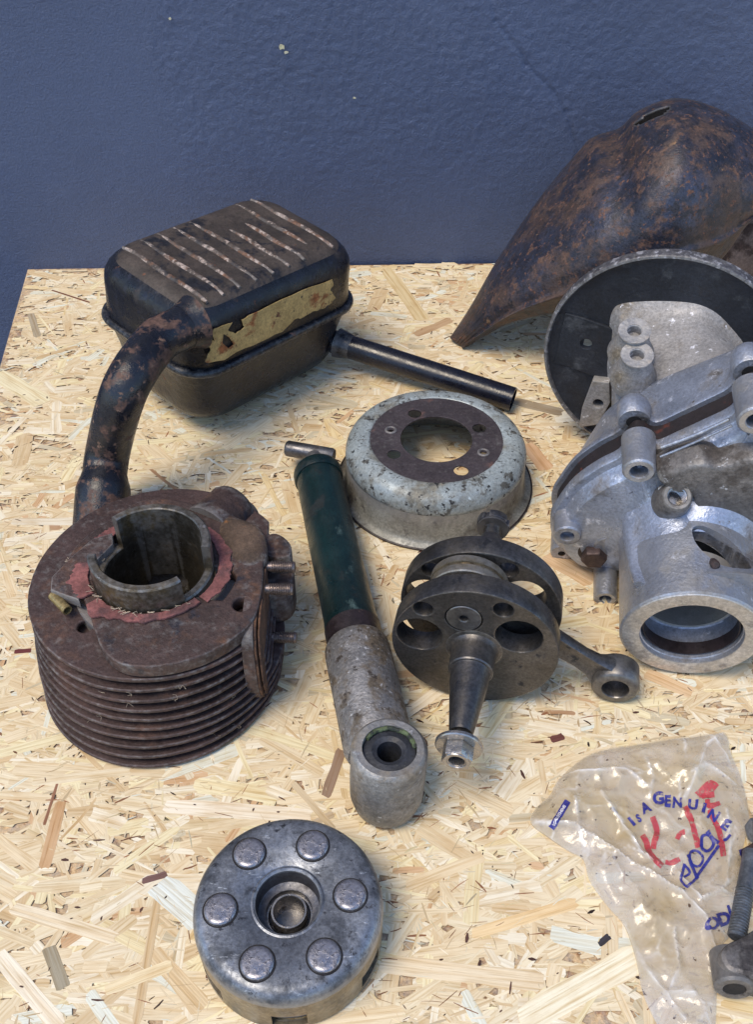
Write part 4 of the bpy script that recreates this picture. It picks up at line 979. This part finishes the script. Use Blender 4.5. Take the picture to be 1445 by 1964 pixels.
    part('backplate_dish', lathe([(.070, -.0048), (.084, -.0042), (.096, -.0035), (.0995, -.0015), (.0995, -.0055), (.07, -.0056)], 128, closed=True), M['disc_black'], t, M=m2)
    part('backplate_rim', lathe([(.0990, -.010), (.0990, -.0012), (.1002, .0006), (.1020, .0004), (.1028, -.0010), (.1030, -.009), (.1022, -.011)], 128, closed=True), M['disc_rim'], t, M=m2)
    sx = [dn(x, y) for x, y in ((1084, 604), (1115, 612), (1160, 628), (1186, 640), (1180, 690), (1172, 740), (1130, 722), (1090, 706), (1062, 700))]
    part('stiffening_plate', plate(sx, [circ(hh[0], hh[1], .0050, 24)], .0028, .0007, -.0052), M['disc_black'], t, M=m2)
    # hub neck between plate and casing
    hp = [dn(x, y, 0) for x, y in ((1180, 660), (1186, 616), (1210, 600), (1290, 598), (1345, 608), (1385, 640), (1425, 700), (1440, 790), (1380, 830), (1250, 820), (1185, 770), (1172, 710))]
    hw = [m2 @ Vector((x, y, -.006)) for x, y in hp]; hw = spline(hw, 5, closed=True)
    hz = [on(x, y, BK+.002) for x, y in ((1176, 805), (1182, 790), (1205, 772), (1280, 742), (1340, 718), (1395, 700), (1440, 700), (1460, 780), (1400, 850), (1280, 880), (1210, 860), (1176, 820))]
    hz = spline([Vector((p.x, p.y, BK+.002)) for p in hz], 5, closed=True)
    bm = bmesh.new(); prev = None; K = len(hw); c = sum(hw, Vector())/K; dz = (sum(hz, Vector())/K-c)
    for s, flare in ((0, 1.16), (.05, 1.06), (.12, 1.01), (.3, 1.0), (.6, 1.0), (1, 1.0)):
        cc = c + dz*s; cur = ring(bm, [cc + ((a.lerp(b, s))-cc)*flare for a, b in zip(hw, hz)])
        if prev: bridge(bm, prev, cur)
        prev = cur
    me = tomesh(bm); part('hub_neck', me, M['hub_alloy'], t, sharp=60)
    # two bolt bosses standing on the neck with machined faces
    for px_, py_, Y in ((1218, 636, .640), (1223, 682, .622)):
        p = lw(atY(px_, py_, Y)); d = (inv.to_3x3() @ Vector((-.10, -.30, .95))).normalized(); fr = frame(p, d, (1, 0, 0))
        part('mount_boss', lathe([(.0052, -.010), (.0052, .0004), (.0056, .0008), (.0106, .0008), (.0112, 0), (.0112, -.0015), (.0135, -.014), (.018, -.024), (.016, -.034), (.0, -.036)], 48), M['hub_alloy'], t, M=fr, sharp=40)
        part('machined_face', lathe([(.0058, .0006), (.0058, .0014), (.0122, .0014), (.0124, .0004)], 48, closed=True), M['alloy_face'], t, M=fr)
        part('bolt_hole', lathe([(0, -.007), (.0053, -.007)], 24), M['hub_alloy'], t, M=fr)
    # small bracket low on the left between plate and case
    q = [dn(x, y, .004) for x, y in ((1138, 728), (1170, 732), (1172, 770), (1150, 812), (1112, 818), (1118, 780))]
    c = dn(1149, 772, .004); part('bracket', plate(q, [circ(c[0], c[1], .0045, 20)], .012, .001, -.006), M['hub_alloy'], t, M=m2)
    # slit line over the neck
    q = [lw(atY(x, y, yy)) for x, y, yy in ((1197, 612, .668), (1215, 605, .668), (1260, 604, .668), (1310, 609, .668))]
build_engine()

# ------------------------------------------------------------------ mudguard
def build_mudguard():
    t = thing('mudguard', 'rusty curved steel mudguard with a slot near its top leaning against the blue wall', 'mudguard', tuple(at(1000, 650, 0)))
    inv = Matrix.Translation(t.location).inverted()
    B = [(863, 648, .884), (905, 584, .915), (960, 490, .955), (1040, 374, .985), (1112, 288, .99), (1140, 262, .985), (1190, 244, .975), (1228, 211, .955), (1296, 188, .935), (1370, 204, .925), (1445, 246, .92), (1530, 310, .91), (1600, 380, .90)]
    F = [(890, 669, .874), (925, 648, .868), (985, 618, .856), (1065, 600, .838), (1130, 590, .825), (1170, 580, .82), (1215, 566, .818), (1265, 548, .818), (1320, 528, .822), (1370, 508, .83), (1400, 480, .84), (1432, 435, .85), (1480, 390, .86)]
    Bg = [.004, .028, .052, .068, .075, .076, .076, .074, .070, .060, .050, .04, .03]
    nu, nv = 150, 100
    b = spline([Vector(p) for p in B], 12); f = spline([Vector(p) for p in F], 12); g = spline([Vector((x, 0, 0)) for x in Bg], 12)
    rowsv = []
    bm = bmesh.new(); grid = []; uvp = []
    for i in range(len(b)):
        col = []; up = []
        for j in range(nv+1):
            v = j/nv; p = b[i].lerp(f[i], v)
            bulge = g[i].x*(max(0, math.sin(math.pi*v**.8)))**.62
            k = (b[i]-b[max(0, i-1)])
            # shallow dent by the shoulder and rolled lower lip
            dent = .006*math.exp(-((p.x-1190)/34)**2-((p.y-300)/60)**2) + .004*math.exp(-((p.x-1120)/14)**2-((p.y-330)/40)**2)
            lip = .006*math.exp(-((v-.88)/.035)**2)
            Y = p.z - bulge + dent - lip
            q = inv @ atY(p.x, p.y, Y)
            q += Vector((0, -.0010*noise.noise(Vector((i*.08, j*.12, 0))), .0))
            if q.z < .001: q.z = .001
            col.append(bm.verts.new(q)); up.append((p.x, p.y))
        grid.append(col); uvp.append(up)
    def in_slot(x, y):
        cx, cy, th = 1252, 222, R(-25); dx, dy = x-cx, y-cy; a = dx*math.cos(th)+dy*math.sin(th); c = -dx*math.sin(th)+dy*math.cos(th)
        return (a/40)**2+(c/6.5)**2 < 1
    for i in range(len(grid)-1):
        for j in range(nv):
            x = (uvp[i][j][0]+uvp[i+1][j+1][0])/2; y = (uvp[i][j][1]+uvp[i+1][j+1][1])/2
            if in_slot(x, y): continue
            bm.faces.new((grid[i][j], grid[i+1][j], grid[i+1][j+1], grid[i][j+1]))
    o = part('shell', bm, M['rust_sheet'], t, sharp=60)
    s = o.modifiers.new('s', 'SOLIDIFY'); s.thickness = .0016; s.offset = -1
    # far flank seen inside the curl at the right
    bm = bmesh.new(); gr = []
    for i in range(14):
        u = i/13; col = []
        for j in range(10):
            v = j/9; x = 1330+260*u; y = 330+330*v + 20*math.sin(u*3)
            col.append(bm.verts.new(inv @ atY(x, y, .965-.055*math.sin(math.pi*v)**.7-.02*u)))
        gr.append(col)
    for i in range(13):
        for j in range(9): bm.faces.new((gr[i][j], gr[i+1][j], gr[i+1][j+1], gr[i][j+1]))
    o = part('inner_flank', bm, M['rust_inner'], t, sharp=60); s = o.modifiers.new('s', 'SOLIDIFY'); s.thickness = .0016
    # dark sheet behind the slot, painting in the shade inside the shell
    bm = bmesh.new(); vs = [bm.verts.new(inv @ atY(x, y, .972)) for x, y in ((1204, 250), (1228, 222), (1262, 204), (1300, 196), (1330, 215), (1320, 300), (1210, 300))]; bm.faces.new(vs)
    o = part('slot_shade', bm, M['hollow_shade'], t, sharp=None); s = o.modifiers.new('s', 'SOLIDIFY'); s.thickness = .001
build_mudguard()

# ------------------------------------------------------------------ plastic bag
BAG_PX = [(1018.5, 1577), (1029, 1549), (1055, 1525), (1068, 1500), (1092, 1475), (1123, 1451), (1160, 1437), (1216, 1428), (1277, 1418), (1339, 1411), (1391, 1406), (1403, 1442), (1422, 1488), (1434, 1534), (1439, 1580), (1428, 1620), (1416, 1688), (1414, 1750), (1400, 1795), (1382, 1820), (1383, 1860), (1377, 1903), (1374, 1964), (1370, 2010), (1300, 2015), (1262, 1964), (1234, 1903), (1222, 1842), (1200, 1777), (1166, 1737), (1132, 1688), (1120, 1648), (1092, 1632), (1052, 1605)]
bag_out = [at(x, y, .002) for x, y in BAG_PX]
bag_out = [(p.x, p.y) for p in spline([Vector((p.x, p.y, 0)) for p in bag_out], 5, closed=True)]
def seg_d(x, y, a, b):
    dx, dy = b[0]-a[0], b[1]-a[1]; s = max(0, min(1, ((x-a[0])*dx+(y-a[1])*dy)/(dx*dx+dy*dy))); return math.hypot(x-a[0]-s*dx, y-a[1]-s*dy)
bag_seg = list(zip(bag_out, bag_out[1:]+bag_out[:1]))
folds = []
for pts, h, wd in ((((1020, 1577), (1100, 1590), (1180, 1640), (1240, 1680), (1310, 1720), (1345, 1765), (1375, 1830), (1372, 1920)), .007, .0016),
                   (((1075, 1490), (1140, 1490), (1200, 1485), (1240, 1515)), .004, .0014), (((1150, 1530), (1190, 1580), (1230, 1640), (1262, 1670)), .005, .0013),
                   (((1320, 1500), (1350, 1485), (1410, 1510)), .004, .0012), (((1300, 1680), (1340, 1735), (1380, 1712), (1410, 1680)), .006, .0014),
                   (((1200, 1777), (1240, 1860), (1290, 1930), (1310, 1960)), .005, .0013), (((1290, 1790), (1300, 1860), (1280, 1905), (1330, 1915)), .004, .0012),
                   (((1100, 1540), (1110, 1600), (1130, 1660)), .003, .0014), (((1391, 1406), (1350, 1440), (1330, 1500), (1310, 1540)), .004, .0016), (((1360, 1420), (1400, 1470)), .003, .001),
                   (((1390, 1560), (1400, 1620), (1395, 1690)), .004, .0012), (((1230, 1450), (1250, 1500), (1245, 1530)), .003, .0012)):
    q = [at(x, y, .004) for x, y in pts]; folds.append(([(p.x, p.y) for p in q], h, wd))
def bag_h(x, y):
    d = min(seg_d(x, y, a, b) for a, b in bag_seg)
    e = 1-math.exp(-d/.0055)
    h = .0022 + .0065*e
    p = Vector((x, y, 0))
    # faceted crumple: distance between nearest cells
    ds, _ = noise.voronoi(Vector((x*42+.3*noise.noise(p*60), y*42, 2)), distance_metric='DISTANCE')
    ds2, _ = noise.voronoi(Vector((x*95, y*95, 7)), distance_metric='DISTANCE')
    h += e*(.0085*(ds[0]-.4) + .0030*(ds2[0]-.4) + .0055*noise.noise(p*20) + .0006*noise.noise(p*240))
    for pts, hh, wd in folds:
        dd = min(seg_d(x, y, a, b) for a, b in zip(pts, pts[1:]))
        if dd < .02: h += e*hh*.55*math.exp(-dd/(wd*1.6))
    return max(h, .0012)
def build_bag():
    t = thing('plastic_bag', 'crumpled clear plastic parts bag with blue and red printing lying at the right front', 'plastic bag')
    xs = [p[0] for p in bag_out]; ys = [p[1] for p in bag_out]
    pts = [Vector(p) for p in bag_out]; nb = len(pts); step = .00155
    import itertools
    y = min(ys); r = 0
    from mathutils.geometry import intersect_point_tri_2d
    poly = bag_out
    def inside(x, y):
        c = False
        for (ax, ay), (bx, by) in bag_seg:
            if (ay > y) != (by > y) and x < (bx-ax)*(y-ay)/(by-ay)+ax: c = not c
        return c
    while y < max(ys):
        x = min(xs) + (step/2 if r % 2 else 0)
        while x < max(xs):
            if inside(x, y) and min(seg_d(x, y, a, b) for a, b in bag_seg) > step*.5:
                pts.append(Vector((x+random.uniform(-.0002, .0002), y+random.uniform(-.0002, .0002))))
            x += step
        y += step*.87; r += 1
    v, e, f, *_ = delaunay_2d_cdt(pts, [(i, (i+1) % nb) for i in range(nb)], [list(range(nb))], 1, 1e-7)
    V = [(p.x, p.y, bag_h(p.x, p.y)) for p in v]
    me = bpy.data.meshes.new('film'); me.from_pydata(V, [], [tuple(q) for q in f]); me.update()
    m = bpy.data.materials.new('plastic_film'); m.use_nodes = True; n = m.node_tree; L = n.links.new; bs = n.nodes['Principled BSDF']
    tc = nd(n, 'ShaderNodeTexCoord'); nz = nd(n, 'ShaderNodeTexNoise'); nz.inputs['Scale'].default_value = 26; nz.inputs['Detail'].default_value = 8; L(tc.outputs['Object'], nz.inputs['Vector'])
    cr = nd(n, 'ShaderNodeValToRGB'); cr.color_ramp.elements[0].position = .35; cr.color_ramp.elements[0].color = S(206, 186, 146); cr.color_ramp.elements[1].position = .66; cr.color_ramp.elements[1].color = S(226, 220, 214); L(nz.outputs['Fac'], cr.inputs[0])
    n2 = nd(n, 'ShaderNodeTexNoise'); n2.inputs['Scale'].default_value = 210; n2.inputs['Detail'].default_value = 6; L(tc.outputs['Object'], n2.inputs['Vector'])
    mr = nd(n, 'ShaderNodeMapRange'); mr.inputs[1].default_value = .665; mr.inputs[2].default_value = .70; L(n2.outputs['Fac'], mr.inputs[0])
    mx = nd(n, 'ShaderNodeMix', data_type='RGBA'); L(mr.outputs[0], mx.inputs[0]); L(cr.outputs[0], mx.inputs[6]); mx.inputs[7].default_value = S(92, 72, 52); ct = nd(n, 'ShaderNodeAttribute', attribute_name='crease'); mw2 = nd(n, 'ShaderNodeMix', data_type='RGBA'); L(ct.outputs['Fac'], mw2.inputs[0]); L(mx.outputs[2], mw2.inputs[6]); mw2.inputs[7].default_value = (.86, .85, .84, 1); L(mw2.outputs[2], bs.inputs['Base Color'])
    al = nd(n, 'ShaderNodeMapRange'); al.inputs[1].default_value = .3; al.inputs[2].default_value = .7; al.inputs[3].default_value = .52; al.inputs[4].default_value = .30; L(nz.outputs['Fac'], al.inputs[0])
    ad = nd(n, 'ShaderNodeMath', operation='MAXIMUM'); L(al.outputs[0], ad.inputs[0]); L(mr.outputs[0], ad.inputs[1]); am = nd(n, 'ShaderNodeMath', operation='MULTIPLY_ADD', use_clamp=True); L(ct.outputs['Fac'], am.inputs[0]); am.inputs[1].default_value = .5; L(ad.outputs[0], am.inputs[2]); L(am.outputs[0], bs.inputs['Alpha']); bs.inputs['Coat IOR'].default_value = 1.9
    bs.inputs['Roughness'].default_value = .2; bs.inputs['IOR'].default_value = 1.5; bs.inputs['Coat Weight'].default_value = .8; bs.inputs['Coat Roughness'].default_value = .17
    n3 = nd(n, 'ShaderNodeTexNoise'); n3.inputs['Scale'].default_value = 330; n3.inputs['Detail'].default_value = 4; L(tc.outputs['Object'], n3.inputs['Vector'])
    b = nd(n, 'ShaderNodeBump'); b.inputs['Distance'].default_value = .0003; L(n3.outputs['Fac'], b.inputs['Height']); L(b.outputs[0], bs.inputs['Normal']); L(b.outputs[0], bs.inputs['Coat Normal'])
    ca = me.color_attributes.new('crease', 'FLOAT_COLOR', 'POINT'); cv = []
    for p in v:
        q = Vector((p.x, p.y, 0)); ds, _ = noise.voronoi(Vector((p.x*42+.3*noise.noise(q*60), p.y*42, 2)), distance_metric='DISTANCE'); d2, _ = noise.voronoi(Vector((p.x*95, p.y*95, 7)), distance_metric='DISTANCE')
        c = max(0, 1-(ds[1]-ds[0])/.05)*(.05+.95*max(0, noise.noise(q*45)+.15)) + .25*max(0, 1-(d2[1]-d2[0])/.10)*max(0, noise.noise(q*30+Vector((4, 4, 4))))
        for pts_, hh, wd in folds:
            dd = min(seg_d(p.x, p.y, a, b) for a, b in zip(pts_, pts_[1:])); c = max(c, (1-dd/.0016)*(.55+.6*noise.noise(q*90))) if dd < .0016 else c
        c = min(1, c); cv += [c, c, c, 1]
    ca.data.foreach_set('color', cv)
    part('film', me, m, t, sharp=28)
    # back layer of the bag, flat on the board, joined at the edge
    me2 = bpy.data.meshes.new('back'); me2.from_pydata([(p.x, p.y, .0008+.0003*noise.noise(Vector((p.x*50, p.y*50, 0)))) for p in v], [], [tuple(q) for q in f])
    part('back_film', me2, m, t, sharp=None)
    # ---- printing: ribbons and letters draped on the film
    def ink(name, c, a=.9):
        k = bpy.data.materials.new(name); k.use_nodes = True; q = k.node_tree.nodes['Principled BSDF']; q.inputs['Base Color'].default_value = c; q.inputs['Roughness'].default_value = .4
        tx = nd(k.node_tree, 'ShaderNodeTexCoord'); z = nd(k.node_tree, 'ShaderNodeTexNoise'); z.inputs['Scale'].default_value = 380; z.inputs['Detail'].default_value = 5
        k.node_tree.links.new(tx.outputs['Object'], z.inputs['Vector']); r_ = nd(k.node_tree, 'ShaderNodeMapRange'); r_.inputs[1].default_value = .30; r_.inputs[2].default_value = .46; r_.inputs[3].default_value = .25; r_.inputs[4].default_value = a
        k.node_tree.links.new(z.outputs['Fac'], r_.inputs[0]); k.node_tree.links.new(r_.outputs[0], q.inputs['Alpha']); return k
    blue, red, white = ink('blue_ink', S(40, 44, 132), .92), ink('red_ink', S(186, 52, 66), .80), ink('white_ink', S(216, 214, 222), .95)
    def drape(bm, lift=.0007):
        for vv in bm.verts: vv.co.z = bag_h(vv.co.x, vv.co.y) + lift
    def strokes(name, lines, mat, lift=.0007):
        bm = bmesh.new()
        for pxs, wd in lines:
            P = spline([Vector((x, y, 0)) for x, y in pxs], 8)
            # resample to about 2.5 px
            Q = [P[0]]
            for p in P[1:]:
                if (p-Q[-1]).length > 2.2: Q.append(p)
            Q.append(P[-1]); prev = None
            for i, p in enumerate(Q):
                tg = (Q[min(i+1, len(Q)-1)]-Q[max(0, i-1)]).normalized(); nn = Vector((-tg.y, tg.x, 0)); w2 = wd/2*(1+.10*noise.noise(Vector((p.x*.2, p.y*.2, 0))))
                cur = []
                for k in (-1, -.33, .33, 1):
                    q = p+nn*w2*k; g = at(q.x, q.y, .007); g = at(q.x, q.y, bag_h(g.x, g.y)); cur.append(bm.verts.new((g.x, g.y, 0)))
                if prev:
                    for k in range(3): bm.faces.new((prev[k], prev[k+1], cur[k+1], cur[k]))
                prev = cur
        drape(bm, lift); o = part(name, bm, mat, t, sharp=None); return o
    z6 = lambda L_: [(1000+x/3.247, 1380+y/3.247) for x, y in L_]
    z1 = lambda L_: [(1300+x/4.234, 1500+y/4.234) for x, y in L_]
    strokes('red_lettering', [(z6([(820, 608), (838, 660), (846, 710), (832, 760), (822, 808)]), 11), (z6([(756, 722), (782, 770), (792, 815), (830, 870), (882, 916)]), 11), (z6([(900, 888), (940, 892), (990, 868)]), 10),
        (z6([(972, 748), (992, 712), (1022, 700)]), 9), (z6([(1020, 545), (1058, 620), (1082, 700), (1104, 800)]), 11),
        (z6([(1102, 470), (1140, 440), (1180, 412), (1212, 436)]), 17), (z6([(1124, 480), (1160, 470), (1206, 466)]), 12), (z6([(1160, 500), (1172, 540), (1240, 524)]), 9), (z6([(1176, 560), (1212, 640), (1240, 720), (1262, 854)]), 11)], red)
    strokes('blue_lettering', [(z1([(60, 664), (44, 730), (30, 800), (84, 846), (168, 772)]), 5.5), (z1([(62, 680), (100, 740), (48, 780)]), 5), (z1([(84, 596), (120, 690), (160, 790)]), 6),
        (z1([(100, 640), (104, 580), (150, 560), (200, 600), (204, 650), (170, 690), (124, 676), (104, 640)]), 5), (z1([(196, 520), (200, 450), (240, 430), (284, 470), (290, 520), (246, 566), (204, 548), (192, 510)]), 6),
        (z1([(244, 400), (280, 460), (336, 500)]), 7), (z1([(336, 520), (250, 640), (160, 768)]), 6), (z1([(372, 474), (396, 470), (430, 432)]), 5.5), (z1([(512, 550), (522, 580), (520, 600)]), 7)], blue, .0009)
    def letter(ch, px, py, size, rot, mat=blue, sx=1.0, name='printed_letter', lift=.0008, shear=0):
        cu = bpy.data.curves.new('f', 'FONT'); cu.body = ch; cu.size = 1; cu.align_x = 'CENTER'; cu.align_y = 'CENTER'; cu.offset = .05; cu.resolution_u = 4
        ob = bpy.data.objects.new('f', cu); sc.collection.objects.link(ob); size *= 1.15; me = bpy.data.meshes.new_from_object(ob.evaluated_get(bpy.context.evaluated_depsgraph_get()))
        bpy.data.objects.remove(ob); bm = bmesh.new(); bm.from_mesh(me)
        bmesh.ops.triangulate(bm, faces=bm.faces); bmesh.ops.subdivide_edges(bm, edges=[e for e in bm.edges if e.calc_length() > .15], cuts=2, use_grid_fill=True); bmesh.ops.triangulate(bm, faces=bm.faces)
        a = R(rot)
        for vv in bm.verts:
            x, y_ = vv.co.x*sx*size + shear*vv.co.y*size, vv.co.y*size; X = px+x*math.cos(a)+y_*math.sin(a); Y = py+x*math.sin(a)-y_*math.cos(a)
            g = at(X, Y, .007); g = at(X, Y, bag_h(g.x, g.y)); vv.co = (g.x, g.y, 0)
        drape(bm, lift); return part(name, bm, mat, t, sharp=None)
    for ch, x, y, s, a, sx in (('I', 1213, 1577, 22, -38, 1.3), ('S', 1226, 1571, 18, -30, .8), ('A', 1239, 1551, 24, -25, .85), ('G', 1264, 1533, 28, -8, .95), ('E', 1281, 1538, 26, 2, .8),
                               ('N', 1300, 1541, 24, 4, .9), ('U', 1330, 1545, 24, 5, 1.0), ('I', 1351, 1552, 23, 14, 1.3), ('N', 1369, 1565, 23, 34, 1.0), ('E', 1392, 1583, 25, 34, 1.0),
                               ('O', 1368, 1774, 26, -24, 1.1), ('D', 1390, 1764, 30, -22, 1.0), ('U', 1408, 1748, 28, -20, .9)):
        letter(ch, x, y, s, a, sx=sx)
    strokes('maker_tag', [(z6([(186, 684), (240, 595), (292, 508)]), 12.5)], blue, .0007)
    letter('VALOTHENE', 1073.5, 1564, 6.6, -59, mat=white, sx=.92, name='tag_lettering', lift=.0012)
build_bag()

# ------------------------------------------------------------------ bolts at the right edge
def build_bolts():
    A, B = at(1443, 1636, .020), at(1414, 1800, .022); t = thing('clamp_bolt', 'long threaded steel bolt held in a dark wedge clamp beside the plastic bag', 'bolt', A)
    d = B-A; n = d.normalized(); ln = d.length
    pr = [(0, 0), (.0052, 0), (.0052, ln*.45)] + thread_prof(.0054, ln*.45, ln*1.0, .0019, .0011) + [(0, ln)]
    part('threaded_rod', lathe(pr, 28), M['blue_bolt'], t, M=frame((0, 0, 0), n, (1, 0, 0)), sharp=25)
    inv = Matrix.Translation(-A)
    o = [inv @ at(x, y, .030) for x, y in ((1384, 1828), (1398, 1806), (1430, 1790), (1470, 1770), (1500, 1800), (1490, 1880), (1440, 1870), (1400, 1858))]
    me = plate([(p.x, p.y) for p in spline([Vector((p.x, p.y, 0)) for p in o], 3, closed=True)], (), .024, .003, .030-.026-A.z); part('wedge_clamp', me, M['grey_clevis'], t)
    C = inv @ at(1418, 1872, .016); e = Vector((.55, -.62, -.10)).normalized(); D_ = inv @ at(1440, 1862, .022); fr = frame(inv @ at(1410, 1896, .016), Vector((-.15, -1, .12)), (1, 0, 0))
    part('clamp_barrel', lathe([(0, -.001), (.0062, -.001), (.0064, .0006), (.0098, .0006), (.0112, -.001), (.0114, -.020), (0, -.021)], 40), M['grey_clevis'], t, M=fr)
    part('clamp_slot', lathe([(0, .0002), (.0060, .0002), (.0060, -.0008)], 28), M['hollow_shade'], t, M=fr)
    q = at(1456, 1586, .016); t2 = thing('dark_bolt', 'black hexagon bolt head poking in at the right edge above the long bolt', 'bolt', q)
    part('bolt_head', plate(hexpts(.0085), (), .008, .0010, 0), M['blue_bolt'], t2, M=frame((.004, 0, -.004), (-1, -.3, .2), (0, 0, 1)))
    part('bolt_shank', lathe([(0, 0), (.0050, 0), (.0050, -.03), (0, -.03)], 24), M['blue_bolt'], t2, M=frame((.004, 0, -.004), (-1, -.3, .2), (0, 0, 1)))
    o = [at(x, y, .010) for x, y in ((1428, 1622), (1450, 1610), (1475, 1612), (1470, 1700), (1432, 1700))]; c = o[0]
    t3 = thing('brown_plate', 'small dull brown metal plate under the long threaded bolt', 'metal plate', c)
    part('plate_body', plate([(p.x-c.x, p.y-c.y) for p in o], (), .006, .0008, -.009), M['brown_bolt'], t3)
build_bolts()
